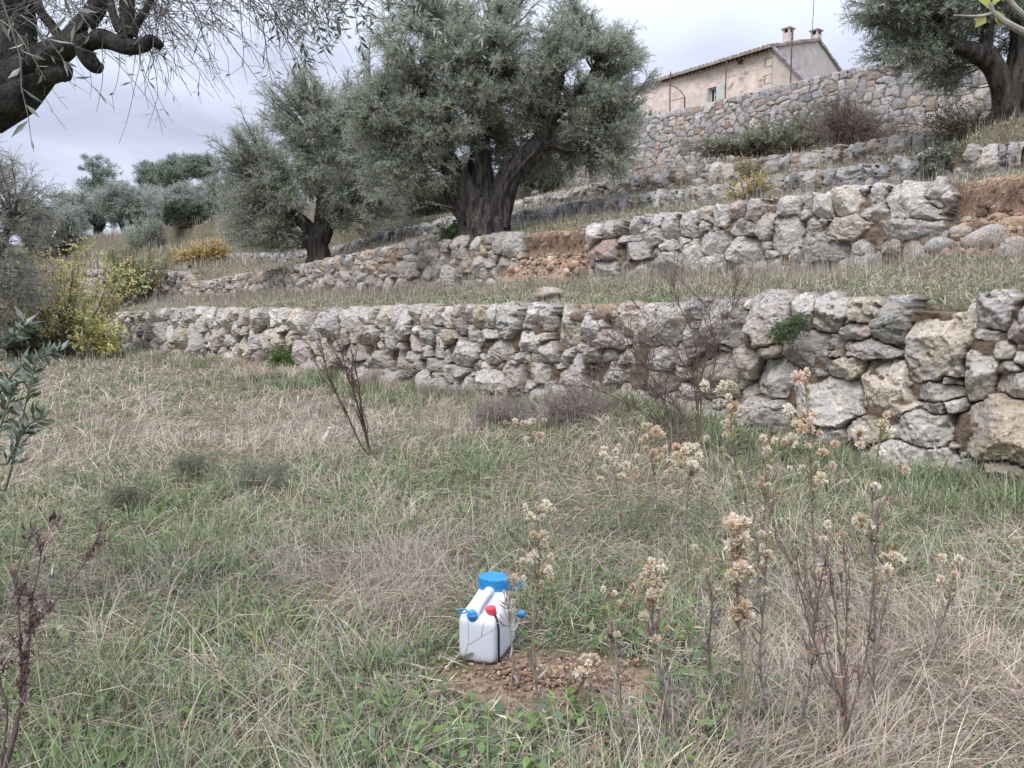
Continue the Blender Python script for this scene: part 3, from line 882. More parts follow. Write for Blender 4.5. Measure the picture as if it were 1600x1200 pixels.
# beyond, on the far slope
t = rng.uniform(38, 95, 45000) ** 1.0; r = rng.uniform(-.75, -.12, 45000)
x, y = r * t, t
s_, c_ = to_sc(x, y); keep = c_ > 12.6
sprout("dry_grass", "tall dry grass on the far slope", rng, x[keep], y[keep], 'stalk', 1.2, .01, .0011)

# small broad leaves close to the soil
x, y = field_points(rng, 2600, 1.7, 9, 1.3)
keep = in_field(x, y) & (rng.uniform(0, 1, len(x)) < green_w(x, y) * 1.2); x, y = x[keep], y[keep]
x, y = tufted(rng, x, y, 7, .045)
n = len(x); P = np.stack([x, y, ground_z(x, y) + rng.uniform(.01, .09, n)], -1)
a = rng.uniform(0, 2 * pi, n); el = rng.uniform(-.1, .7, n)
D = np.stack([np.cos(a) * np.cos(el), np.sin(a) * np.cos(el), np.sin(el)], -1); N = np.stack([-np.cos(a) * np.sin(el), -np.sin(a) * np.sin(el), np.cos(el)], -1) + .3 * rng.normal(size=(n, 3))
V, F = leaf_quads(P, D, N, rng.uniform(.03, .075, n), rng.uniform(.015, .035, n))
g = Geo().add(V, F, pick(rng, [(.12, .2, .06), (.16, .25, .08), (.13, .19, .11), (.2, .26, .1)], n))
tag(link("ground_cover", g.mesh("ground_cover", [MAT_LEAF])), "small broad leaved green weeds among the grass", None, kind='stuff')
# straw bits and dead leaves lying flat
x, y = field_points(rng, 34000, 1.6, 16, 1.4)
keep = in_field(x, y); x, y = x[keep], y[keep]; n = len(x)
a = rng.uniform(0, 2 * pi, n); el = rng.normal(.05, .18, n)
D = np.stack([np.cos(a) * np.cos(el), np.sin(a) * np.cos(el), np.sin(el)], -1)
P = np.stack([x, y, ground_z(x, y) + rng.uniform(.004, .06, n)], -1)
V, F = leaf_quads(P, D, np.array([[0, 0, 1.]]) + .5 * rng.normal(size=(n, 3)), rng.uniform(.03, .2, n), rng.uniform(.003, .008, n))
g = Geo().add(V, F, pick(rng, DRYP, n, .22))
tag(link("straw_litter", g.mesh("straw_litter", [MAT_GRASS])), "broken straw and dead leaves lying on the soil", None, kind='stuff')
# dug earth in front of the can
g = Geo(); rng2 = np.random.default_rng(8)
for k in range(2400):
    q = rng2.normal(0, 1, 2) * (np.array([.14, .075]) if k % 3 else np.array([.26, .13])); x, y = HEAP[0] + q[0] + .03, HEAP[1] + q[1]
    r = float(np.clip(rng2.lognormal(-5.55, .62), .002, .021))
    z = gz(x, y) + .03 * math.exp(-((q[0] / .4) ** 2 + (q[1] / .26) ** 2))
    boulder(g, (x, y, z + r * .4), r, rng2, pick(rng2, [(.29, .20, .135, 3), (.35, .25, .17, 2), (.22, .15, .10, 2), (.43, .33, .24, .7)], 1)[0], .7, n=8, m=5)
tag(link("dug_soil", g.mesh("dug_soil", [MAT_CLOD], smooth_faces=False)), "crumbly orange brown soil freshly dug beside the white can", None, kind='stuff')
# ---------------------------------------------------------------- trees
OLV = [(.38, .425, .32, 4), (.44, .48, .375, 3), (.31, .36, .255, 2), (.51, .535, .44, 1.5), (.41, .43, .29, 1)]
def gnarl(amp, k, seed):
    """flutes and lumps for an old trunk"""
    def f(R, P, sides):
        th = np.linspace(0, 2 * pi, sides, endpoint=False)
        h = np.cumsum(np.r_[0, np.linalg.norm(np.diff(P, axis=0), axis=1)])
        H, T = np.meshgrid(h, th, indexing='ij')
        q = np.stack([np.cos(T) * 1.3, np.sin(T) * 1.3, H * 1.1 + seed], -1)
        flute = np.sin(k * T + 1.2 * H + 2.5 * vnoise(q, seed)) * .5 + .5 * np.sin((k * 2 + 1) * T - .8 * H + 3 * vnoise(q * .8, seed + 4))
        return R[:, None] * (1 + amp * (.55 * flute + .9 * fbm(q * 1.6, 3, seed + 9)))
    return f

def leafy_twigs(rng, gw, gl, roots, dirs, length, nleaf, leaf_l, leaf_w, pal, droop=.3, twig_r=.004, tint_twig=(.16, .14, .11), fan=.75, K=4, twig_frac=1.0, jitter=.2, mi=0, wob=.12):
    """slender shoots from roots along dirs, each carrying paired leaves"""
    n = len(roots)
    L = length * rng.uniform(.6, 1.25, n)
    D = unit(dirs); pts = [roots]
    for k in range(K - 1):
        D = unit(D + np.array([0, 0, -droop / K]) * rng.uniform(.2, 1.6, (n, 1)) + wob * rng.normal(size=(n, 3)))
        pts.append(pts[-1] + D * (L / (K - 1))[:, None])
    P = np.stack(pts, 1)
    if twig_frac > 0:
        m = rng.uniform(0, 1, n) < twig_frac
        R = np.broadcast_to(twig_r * np.linspace(1, .4, K), (int(m.sum()), K))
        V, F = tubes(P[m], R, 3, cap=False)
        gw.add(V, F, tint_twig)
    u = (np.arange(nleaf) + .5) / nleaf
    u = .12 + .88 * np.clip(u[None, :] + rng.normal(0, .03, (n, nleaf)), 0, .999)
    f = u * (K - 1); i = np.minimum(f.astype(int), K - 2); f = (f - i)[..., None]
    rows = np.arange(n)[:, None]
    B = P[rows, i] * (1 - f) + P[rows, i + 1] * f
    T = unit(P[rows, i + 1] - P[rows, i])
    side = unit(np.cross(T, rng.normal(size=(n, nleaf, 3))))
    LD = unit(T * rng.uniform(.25, .9, (n, nleaf, 1)) + side * fan)
    NN = unit(np.cross(LD, np.cross(T, LD)) + .6 * rng.normal(size=LD.shape) + np.array([0, 0, .25]))
    m = n * nleaf
    V, F = leaf_quads(B.reshape(-1, 3), LD.reshape(-1, 3), NN.reshape(-1, 3), leaf_l * rng.uniform(.65, 1.25, m), leaf_w * rng.uniform(.7, 1.2, m))
    base = pick(rng, pal, n, jitter * .8)
    tint = np.repeat(base, nleaf, 0) * (1 + .14 * rng.standard_normal((m, 1)))
    gl.add(V, F, np.clip(tint, .004, .9), mi)
    return P

def lobe_points(rng, lobes, n, shell=.55):
    """points in the outer part of a set of ellipsoids"""
    L = np.array([[*l[0], *(l[1] if np.ndim(l[1]) else (l[1],) * 3)] for l in lobes], float)
    vol = np.prod(L[:, 3:], 1) ** (2 / 3)
    k = rng.choice(len(L), n, p=vol / vol.sum())
    d = unit(rng.normal(size=(n, 3)))
    r = (shell ** 3 + (1 - shell ** 3) * rng.uniform(0, 1, n)) ** (1 / 3)
    return L[k, :3] + d * r[:, None] * L[k, 3:], d, k

def make_tree(name, label, cat, base, limbs, lobes, nb, per, nleaf, leaf=(.062, .015), pal=OLV, seed=1, twig_len=.34, group=None, trunk_sides=20, bark=None, leafmat=None,
              droop=.35, shell=.35, amp=.18, flutes=5, twig_frac=1.0, branch_r=.03, up=.35, gap=.0, twig_r=.005, trunk_name="trunk", crown_name="crown", fan=.75):
    rng = np.random.default_rng(seed)
    base = np.asarray(base, float)
    root = thing(name, label, cat, base, group)
    gt, gl, gb = Geo(), Geo(), Geo()
    nodes = []
    for li, (pts, rad) in enumerate(limbs):
        sides = trunk_sides if max(rad) > .12 else 8
        P, R = add_tube(gt, base + np.asarray(pts, float), rad, sides, n=max(14, len(pts) * 9), warp=gnarl(amp, flutes, seed + li), tint=(.5, .5, .5))
        nodes.append(np.hstack([P, R[:, None]])[len(P) // 3:])
    nodes = np.vstack(nodes)
    tips, dirs, _ = lobe_points(rng, lobes, nb, shell)
    tips = tips + base
    if gap > 0:
        kp = fbm(tips * .9 + seed, 2, seed) > -1 + gap
        tips, dirs = tips[kp], dirs[kp]
    # each branch leaves the nearest thick enough piece of limb
    starts = []
    for t in tips:
        dd = np.linalg.norm(nodes[:, :3] - t, axis=1) + .8 * np.maximum(nodes[:, 2] - t[2], 0)
        starts.append(nodes[np.argmin(dd + rng.uniform(0, .35, len(dd))), :3])
    starts = np.array(starts)
    n = len(tips); K = 6
    u = np.linspace(0, 1, K)[None, :, None]
    mid = (starts + tips) / 2 + np.array([0, 0, 1.]) * up * np.linalg.norm(tips - starts, axis=1)[:, None] * .35 + .12 * rng.normal(size=(n, 3))
    B = (1 - u) ** 2 * starts[:, None] + 2 * u * (1 - u) * mid[:, None] + u ** 2 * tips[:, None]
    B[:, 1:-1] += .035 * rng.normal(size=(n, K - 2, 3))
    ln = np.linalg.norm(tips - starts, axis=1)
    R = (branch_r * np.clip(ln / 2, .35, 1.3))[:, None] * np.linspace(1, .22, K)[None]
    V, F = tubes(B, R, 5, cap=False)
    gb.add(V, F, (.15, .13, .11))
    # shoots along the outer part of every branch
    m = n * per
    bi = np.repeat(np.arange(n), per)
    uu = rng.uniform(.42, 1.0, m) ** .8
    f = uu * (K - 1); i = np.minimum(f.astype(int), K - 2); f = (f - i)[:, None]
    roots = B[bi, i] * (1 - f) + B[bi, i + 1] * f
    tdir = unit(B[bi, i + 1] - B[bi, i])
    od = unit(rng.normal(size=(m, 3)))
    d = unit(tdir * .55 + od * .9 + dirs[bi] * .45 + np.array([0, 0, .15]))
    leafy_twigs(rng, gb, gl, roots, d, twig_len, nleaf, leaf[0], leaf[1], pal, droop, twig_r=twig_r, twig_frac=twig_frac, fan=fan)
    tr = part(root, trunk_name, gt, [bark or MAT_BARK], True)
    part(root, crown_name, gl, [leafmat or MAT_OLIVE])
    part(root, "branches", gb, [MAT_TWIG])
    return root

def foot(px, C, dz=0.0):
    s, _ = on_c(px, 300, C); x, y = to_xy(s, C)
    return np.array([float(x), float(y), gz(x, y) + dz])

# the great olive on the second terrace
b = foot(755, 12.95, -.05)
make_tree("olive_tree", "huge old olive with a thick split trunk on the terrace above the fallen gap", "olive tree", b,
          [([(0, 0, -.3), (0, 0, .15), (-.05, 0, .6), (-.05, 0, 1.05)], [.95, .70, .54, .50]),
           ([(-.25, 0, .5), (-.5, 0, 1.15), (-.8, -.05, 1.75), (-1.15, .1, 2.5), (-1.5, .2, 3.4), (-1.8, .2, 4.4)], [.45, .42, .33, .22, .15, .07]),
           ([(.05, .2, .7), (-.05, .35, 1.5), (-.1, .4, 2.6), (.1, .3, 3.8), (.2, .2, 5.2)], [.45, .36, .24, .16, .06]),
           ([(.35, -.05, .35), (.48, -.1, 1.0), (.72, -.15, 1.6), (1.1, -.2, 2.1), (1.45, -.2, 2.45), (1.8, -.1, 3.2), (2.2, 0, 4.4)], [.42, .34, .29, .27, .25, .16, .06]),
           ([(1.4, -.2, 2.4), (1.9, -.3, 2.5), (2.4, -.4, 2.35), (3.0, -.3, 2.6), (3.6, -.2, 3.2)], [.17, .12, .09, .07, .03]),
           ([(-.8, 0, 1.75), (-1.5, -.4, 2.2), (-2.2, -.5, 2.8), (-2.9, -.3, 3.6)], [.2, .13, .09, .04]),
           ([(.1, .3, 3.6), (-.7, .2, 4.6), (-1.2, 0, 5.8)], [.14, .09, .04]), ([(1.8, -.1, 3.2), (2.8, .1, 4.2), (3.2, .1, 5.0)], [.14, .08, .03])],
          [((-2.0, 0, 3.7), (1.5, 1.7, 1.5)), ((-1.6, 0, 5.3), (1.7, 1.8, 1.5)), ((.6, .2, 5.7), (2.2, 2.2, 1.6)), ((2.6, 0, 4.6), (1.9, 1.9, 1.5)),
           ((.6, .2, 3.9), (1.7, 1.7, 1.1)), ((3.4, 0, 3.2), (1.25, 1.4, .9)), ((-2.3, -.2, 2.2), (.75, 1.0, .95)), ((1.7, .8, 2.9), (1.5, .8, .75)),
           ((-1.1, -.8, 2.95), (1.2, 1.2, .75)), ((2.9, .2, 2.8), (1.0, 1.0, .6)), ((3.9, 0, 4.3), (.8, 1.2, .9)), ((-1.3, -.6, 1.9), (.5, .5, .6)), ((-.4, -.8, 3.5), (.9, .7, .7)), ((0, 1.3, 2.5), (1.3, .7, .8)), ((2.5, .7, 2.3), (1.2, .6, .6)), ((3.5, -.5, 2.2), (.8, .8, .7)), ((-2.8, -.4, 1.5), (.7, .8, .8)), ((.2, -.8, 4.4), (1.6, 1.4, 1.2)), ((-2.9, -.2, 3.2), (.9, 1.2, 1.2))],
          1250, 28, 15, leaf=(.07, .018), seed=101, trunk_sides=56, amp=.34, flutes=6, twig_len=.36, branch_r=.035)
# second olive, left of it
b = foot(497, 13.0, -.05)
make_tree("olive_tree", "rounded grey green olive with short forked trunk at the end of the tan wall", "olive tree", b,
          [([(0, 0, -.2), (0, 0, .3), (-.08, 0, .8), (-.05, 0, 1.15)], [.6, .43, .4, .42]),
           ([(-.05, 0, .9), (-.5, -.1, 1.5), (-1.1, -.1, 2.1), (-1.9, 0, 3.0)], [.3, .24, .16, .07]), ([(0, 0, 1.0), (.05, .1, 1.8), (.1, .1, 3.0), (.0, .1, 4.6)], [.3, .22, .14, .06]),
           ([(.1, 0, .9), (.5, -.1, 1.6), (1.1, 0, 2.3), (1.9, .1, 3.4)], [.28, .22, .14, .06])],
          [((-2.2, 0, 4.1), (1.9, 2, 1.9)), ((-.4, 0, 5.4), (2.0, 2, 1.7)), ((1.4, 0, 4.2), (2.0, 2, 2.0)), ((-.4, -.6, 3.0), (2.0, 1.6, 1.2)), ((-2.3, -.2, 2.1), (1.6, 1.4, 1.1)),
           ((1.8, -.3, 2.3), (1.7, 1.5, 1.2)), ((-.6, .1, 6.6), (.9, 1, .8)), ((2.8, 0, 3.0), (1.1, 1.3, 1.2)), ((-1.4, -.5, 1.2), (1.1, 1.0, .6)), ((-2.9, -.3, 1.5), (.9, 1, .9)), ((-3.0, 0, 3.2), (1.0, 1.2, 1.3)), ((-2.2, -.2, .9), (.9, .8, .5)), ((2.6, 0, 5.2), (1.4, 1.4, 1.2))],
          760, 26, 13, leaf=(.078, .021), seed=102, trunk_sides=30, amp=.2, twig_len=.42, twig_r=.006)
# third, half hidden between those two
b = foot(578, 17.2, -.05)
make_tree("olive_tree", "thin stemmed olive half hidden between the forked olive and the huge olive", "olive tree", b,
          [([(0, 0, -.2), (.02, 0, 1.0), (.1, 0, 2.0), (.2, 0, 3.6)], [.28, .22, .2, .09]), ([(.05, 0, 1.3), (-.7, 0, 2.4), (-1.3, 0, 3.8)], [.14, .1, .05]), ([(.1, 0, 1.6), (1.0, 0, 2.8), (1.6, 0, 4)], [.14, .1, .05])],
          [((-.6, 0, 4.0), (1.9, 1.8, 1.8)), ((1.4, 0, 4.0), (1.8, 1.8, 1.9)), ((.4, 0, 5.6), (1.9, 1.9, 1.4)), ((.6, 0, 2.3), (2.0, 1.6, 1.2))],
          420, 24, 12, leaf=(.088, .024), seed=103, twig_len=.45, pal=[(.25, .25, .20, 3), (.29, .28, .235, 2), (.2, .25, .145, 1)], twig_r=.007)
# olive at the right edge on the fourth terrace
b = foot(1572, 18.95, -.05)
make_tree("olive_tree", "dark leaning olive at the frame edge, its bent limb reaching over the tall wall", "olive tree", b,
          [([(0, 0, -.2), (0, 0, .15), (-.03, 0, .6), (-.02, 0, 1.1)], [.58, .42, .35, .36]),
           ([(-.08, 0, .5), (-.22, -.05, 1.0), (-.5, -.1, 1.5), (-.95, -.15, 1.75), (-1.35, -.1, 1.9), (-1.6, 0, 2.4)], [.24, .22, .2, .17, .13, .05]),
           ([(.05, 0, .8), (.25, 0, 1.7), (.2, .1, 2.5), (.1, .1, 3.8)], [.34, .3, .22, .08]),
           ([(-.7, -.1, 1.65), (-.6, 0, 2.2), (-.65, 0, 3.0)], [.14, .11, .06]), ([(.25, 0, 1.6), (.9, 0, 2.6), (1.8, 0, 3.4)], [.2, .14, .06]), ([(.2, .1, 2.2), (-.3, .1, 3.0), (-1.2, .1, 3.8)], [.14, .1, .05])],
          [((-2.3, 0, 3.2), (1.35, 1.4, 1.0)), ((-.9, .1, 3.0), (1.3, 1.1, .75)), ((-1.2, .1, 4.3), (1.8, 1.6, 1.1)), ((.8, 0, 4.3), (2.2, 2, 1.4)), ((.9, -.3, 3.0), (1.4, 1.4, .8)),
           ((-1.9, .2, 2.4), (.9, .8, .45)), ((-2.9, 0, 2.6), (.7, .7, .6)), ((-2.5, -.2, 1.75), (.8, .8, .5)), ((-1.6, .7, 1.6), (.8, .5, .4)), ((-.9, .8, 1.4), (.5, .4, .35)), ((-2.1, 0, 2.9), (1.4, 1.3, .9)), ((.8, .5, 2.3), (.7, .6, .5)), ((-.5, .7, 2.1), (.7, .5, .35))],
          620, 26, 14, leaf=(.064, .018), seed=104, trunk_sides=30, amp=.2, twig_len=.32,
          pal=[(.31, .36, .265, 4), (.37, .42, .315, 3), (.24, .285, .195, 2), (.46, .48, .39, 1)])
# the grey mass at the left
b = np.array([*at(-45, 565, 24)[:2], 0.]); b[2] = gz(b[0], b[1])
make_tree("olive_tree", "hazy grey brown olive overhanging the yellow leaved tree at the frame edge", "olive tree", b,
          [([(0, 0, -.2), (0, 0, .8), (-.05, 0, 1.6)], [.5, .36, .32]), ([(0, 0, 1.4), (-1, 0, 2.6), (-1.5, 0, 4.2)], [.22, .16, .06]), ([(0, 0, 1.4), (.9, 0, 2.8), (1.5, 0, 4.4)], [.22, .16, .06]), ([(0, 0, 1.5), (.1, .2, 3.2), (0, .2, 5.4)], [.2, .14, .05])],
          [((.6, 0, 4.6), (1.9, 2, 1.6)), ((-1.6, 0, 4.8), (2, 2, 1.8)), ((.2, 0, 6.0), (1.8, 2, 1.2)), ((1.5, 0, 3.1), (1.5, 1.5, 1.2)), ((.4, -.2, 2.0), (1.9, 1.4, 1.1)), ((1.9, 0, 5.0), (1.2, 1.2, .9)), ((1.7, -.2, 1.4), (1.0, .9, .8))],
          300, 22, 12, leaf=(.075, .018), seed=105, twig_len=.5, droop=.9, pal=[(.36, .35, .30, 3), (.42, .40, .35, 2), (.32, .33, .26, 2), (.46, .41, .34, 1)], twig_r=.006)

# ---- olive beside the photographer: heavy limbs, drooping shoots in the top corner
NB = np.array([-3.5, 3.0, 0.0])
root = thing("olive_tree", "dark olive close by, its thick limb and bare hanging twigs crossing the upper corner", "olive tree", NB)
gt, gl, gb = Geo(), Geo(), Geo()
def pxp(L): return np.array([at(a, b_, t) for a, b_, t, _ in L]), [r / FPX * t for _, _, t, r in L]
def nlimb(L, sides=22, amp=.16, seed=3, n=None):
    P, R = pxp(L); return add_tube(gt, P, R, sides, n=n or len(L) * 9, warp=gnarl(amp, 4, seed), tint=(.5, .5, .5))
tb = [np.array([-3.5, 3.0, -.1]), np.array([-3.4, 3.0, .7])]
P, R = pxp([(-420, 420, 3.0, 125), (-215, 245, 3.0, 112), (-92, 100, 2.95, 96), (-62, -40, 2.9, 86), (-50, -230, 2.9, 70)])
add_tube(gt, np.vstack([tb, P]), [.44, .38] + list(R), 40, n=90, warp=gnarl(.2, 5, 31), tint=(.5, .5, .5))
nlimb([(-60, 150, 2.85, 62), (-5, 148, 2.8, 44), (40, 118, 2.78, 30), (72, 92, 2.76, 22), (105, 70, 2.75, 17), (128, 42, 2.74, 14), (150, 12, 2.74, 13), (168, -40, 2.74, 12)], 24, .2, 33)
nlimb([(66, 92, 2.76, 17), (100, 74, 2.72, 13), (128, 68, 2.7, 12), (160, 60, 2.68, 13), (196, 72, 2.66, 11), (222, 70, 2.65, 10), (236, 62, 2.65, 8), (252, 72, 2.65, 6)], 20, .22, 35)
nlimb([(-20, 165, 2.8, 40), (18, 150, 2.78, 34), (50, 130, 2.77, 24), (74, 118, 2.76, 15), (96, 112, 2.76, 14), (106, 117, 2.76, 12)], 20, .25, 37)
nlimb([(128, 72, 2.7, 12), (136, 90, 2.7, 13), (146, 101, 2.7, 11), (158, 107, 2.7, 7)], 14, .25, 39)
nlimb([(196, 62, 2.67, 11), (200, 30, 2.67, 10), (200, -10, 2.67, 10), (204, -90, 2.67, 8)], 14, .16, 41)
nlimb([(206, 56, 2.66, 7), (215, 34, 2.66, 6), (232, 8, 2.66, 5), (250, -40, 2.66, 4)], 10, .1, 43)
nlimb([(188, 48, 2.67, 8), (178, 26, 2.66, 6), (166, -30, 2.66, 6)], 10, .1, 45)
nlimb([(96, 62, 2.8, 8), (80, 38, 2.82, 7), (60, 10, 2.84, 7), (40, -60, 2.85, 7)], 10, .1, 47)
nlimb([(62, 100, 2.82, 7), (50, 72, 2.84, 6), (44, 50, 2.86, 5), (30, -20, 2.88, 5)], 10, .1, 49)
nlimb([(20, 110, 2.85, 30), (30, 40, 2.85, 24), (20, -30, 2.85, 22), (26, -120, 2.85, 20)], 20, .2, 51)
# an upper limb out of the picture that the hanging shoots come from
nlimb([(-20, -200, 2.9, 45), (140, -170, 3.0, 30), (330, -120, 3.2, 22), (520, -95, 3.5, 16), (760, -80, 3.9, 9)], 14, .14, 53)
rng = np.random.default_rng(301)
roots, dirs, lens = [], [], []
NEARL = [(.13, .145, .10, 3), (.2, .21, .16, 1)]
for k in range(230):     # wispy shoots around the limbs
    x0 = rng.uniform(-10, 260); y0 = rng.uniform(-60, 60) if x0 < 150 else rng.uniform(-70, 75)
    roots.append(at(x0, y0, rng.uniform(2.5, 3.1))); dirs.append([rng.normal(.25, .6), rng.normal(0, .5), rng.normal(.1, .7)])
P1 = leafy_twigs(rng, gb, gl, np.array(roots), np.array(dirs), .3, 2, .036, .007, NEARL, .5, .0016, (.13, .115, .1), K=6, wob=.2)
roots, dirs = [], []
for k in range(95):      # long shoots arching down to the right, nearly bare
    x0 = rng.uniform(150, 440); y0 = rng.uniform(-110, 20)
    t = rng.uniform(2.6, 3.6)
    roots.append(at(x0, y0, t)); dirs.append([rng.normal(.55, .3), rng.normal(0, .3), rng.normal(-.35, .3)])
P2 = leafy_twigs(rng, gb, gl, np.array(roots), np.array(dirs), .36, 1, .04, .008, NEARL, 1.2, .0024, (.12, .105, .1), K=7, wob=.16)
m = P2.reshape(-1, 3); sel = rng.choice(len(m), 420)
leafy_twigs(rng, gb, gl, m[sel], rng.normal(size=(420, 3)) * .7 + np.array([.4, 0, -.5]), .12, 1, .036, .007, NEARL, .6, .0011, (.12, .105, .1), K=4, wob=.2)
roots, dirs = [], []
for k in range(70):      # leafy hanging sprays between the two crowns
    x0 = rng.uniform(400, 575); y0 = rng.uniform(-120, 30); t = rng.uniform(3.0, 3.8)
    roots.append(at(x0, y0, t)); dirs.append([rng.normal(.35, .35), rng.normal(0, .3), rng.normal(-.6, .3)])
leafy_twigs(rng, gb, gl, np.array(roots), np.array(dirs), .26, 13, .05, .011, [(.1, .115, .075, 2), (.14, .15, .1, 2), (.2, .2, .15, 1)], .9, .0018, (.12, .105, .1), K=6, wob=.14)
roots, dirs = [], []
for k in range(26):      # sparse sprays further along
    x0 = rng.uniform(560, 760); y0 = rng.uniform(-120, -20); t = rng.uniform(3.4, 4.2)
    roots.append(at(x0, y0, t)); dirs.append([rng.normal(.5, .4), rng.normal(0, .3), rng.normal(-.4, .3)])
leafy_twigs(rng, gb, gl, np.array(roots), np.array(dirs), .32, 8, .05, .011, OLV, .8, .0017, (.12, .105, .1), K=6, wob=.14)
roots, dirs = [], []
for k in range(9):
    roots.append(at(rng.uniform(-60, 60), rng.uniform(-60, 40), rng.uniform(1.9, 2.3))); dirs.append([rng.normal(.8, .3), 0, rng.normal(-.1, .3)])
leafy_twigs(rng, gb, gl, np.array(roots), np.array(dirs), .3, 7, .055, .012, [(.2, .21, .16)], .5, .0022, (.2, .19, .16), K=6, wob=.14)
part(root, "trunk", gt, [MAT_BARK_NEAR], True); part(root, "crown", gl, [MAT_OLIVE]); part(root, "branches", gb, [MAT_TWIG])

# ---- trees on the far slope
def far_base(px, t):
    x, y = (px - 800) / FPX * t * 1.0, t
    return np.array([x, y, gz(x, y)])
FARPAL = [(.33, .36, .30, 3), (.38, .40, .345, 2), (.28, .31, .25, 2)]
protos = []
for k in range(3):
    b = far_base([112, 205, 300][k], [60, 64, 67][k])
    h = [4.3, 4.9, 4.7][k]
    sd = 200 + k; r_ = np.random.default_rng(sd)
    lobes = [((r_.uniform(-1.6, 1.6), r_.uniform(-1, 1), h * r_.uniform(.5, .8)), (r_.uniform(1.2, 1.8), 1.5, r_.uniform(1.0, 1.4))) for _ in range(6)] + [((0, 0, h * .75), (1.6, 1.6, 1.2))]
    lean = [.7, -.5, .4][k]
    protos.append(make_tree("olive_tree", ["far olive with leaning dark stem behind the yellow tree", "far bushy olive, straight behind the round silver shrub", "far wide olive under the flat topped pine"][k], "olive tree", b,
        [([(0, 0, -.2), (lean * .4, 0, .9), (lean, 0, 1.8), (lean, 0, 3.2)], [.26, .2, .16, .06]), ([(lean * .5, 0, 1.1), (-lean, 0, 2.2), (-1.3 * lean, 0, 3.2)], [.14, .1, .04])],
        lobes, 190, 17, 8, leaf=(.16, .05), pal=FARPAL, seed=sd, twig_len=.6, group="olives on the far slope", trunk_sides=10, twig_r=.012, twig_frac=.35))
FAR = [(0, 158, 66, 1.0, "far olive whose crown meets the dark bushy pine"), (1, 250, 71, 1.05, "far olive above the round silver shrub, under the paired pines"), (2, 345, 72, 1.0, "far olive touching the crown of the forked olive"),
       (1, 392, 66, .95, "far olive in the dip behind the pale sapling"), (0, 330, 80, 1.25, "farthest olive on the ridge by the flat topped pine"), (2, 222, 82, 1.2, "farthest olive on the ridge, between the two pine groups"), (1, 60, 62, 1.1, "far olive mostly behind the hazy grey olive"),
       (0, 440, 74, 1.2, "far olive showing beneath the crown of the forked olive"), (2, 500, 62, 1.1, "far olive behind the forked trunk"), (1, 640, 52, 1.1, "olive on the slope just behind the huge split trunk"), (2, 560, 58, 1.2, "far olive glimpsed beside the thin stemmed olive")]
for j, (k, px_, t, sc, lab) in enumerate(FAR):
    c = copy_tree(protos[k]); b = far_base(px_, t)
    c.location = b; c.scale = (sc, sc, sc); c.rotation_euler = (0, 0, 1.1 * j + .5); c['label'] = lab
PINE = [(.24, .30, .22, 3), (.28, .34, .26, 2), (.33, .37, .29, 1)]
def pine(px_, top, t, w, label, seed, flat=False):
    b = far_base(px_, t); h = CAM[2] + (490 - top) / FPX * t * 1.01 - b[2]
    r_ = np.random.default_rng(seed)
    lobes = [((r_.uniform(-.4, .4) * w, r_.uniform(-.3, .3) * w, h * (.85 if flat else r_.uniform(.5, .86))), (w * r_.uniform(.28, .42), w * .4, h * (.12 if flat else .17))) for _ in range(10)]
    make_tree("pine_tree", label, "pine tree", b, [([(0, 0, -.2), (.1, 0, h * .4), (.05, 0, h * .9)], [.28, .22, .08])], lobes, 260, 18, 9, leaf=(.2, .04), pal=PINE, seed=seed, twig_len=.5,
              group="pines on the ridge", trunk_sides=9, leafmat=MAT_NEEDLE, twig_frac=.2, twig_r=.012, droop=-.2)
pine(158, 250, 84, 4.0, "bushy pine standing alone over the olives, above the yellow leaved tree", 401)
pine(248, 256, 90, 3.4, "smaller of the paired pines, beside open sky", 402)
pine(280, 251, 88, 3.6, "rounder of the paired pines over the ridge", 403)
pine(326, 249, 86, 3.6, "flat topped pine beside the crown of the forked olive", 404, True)

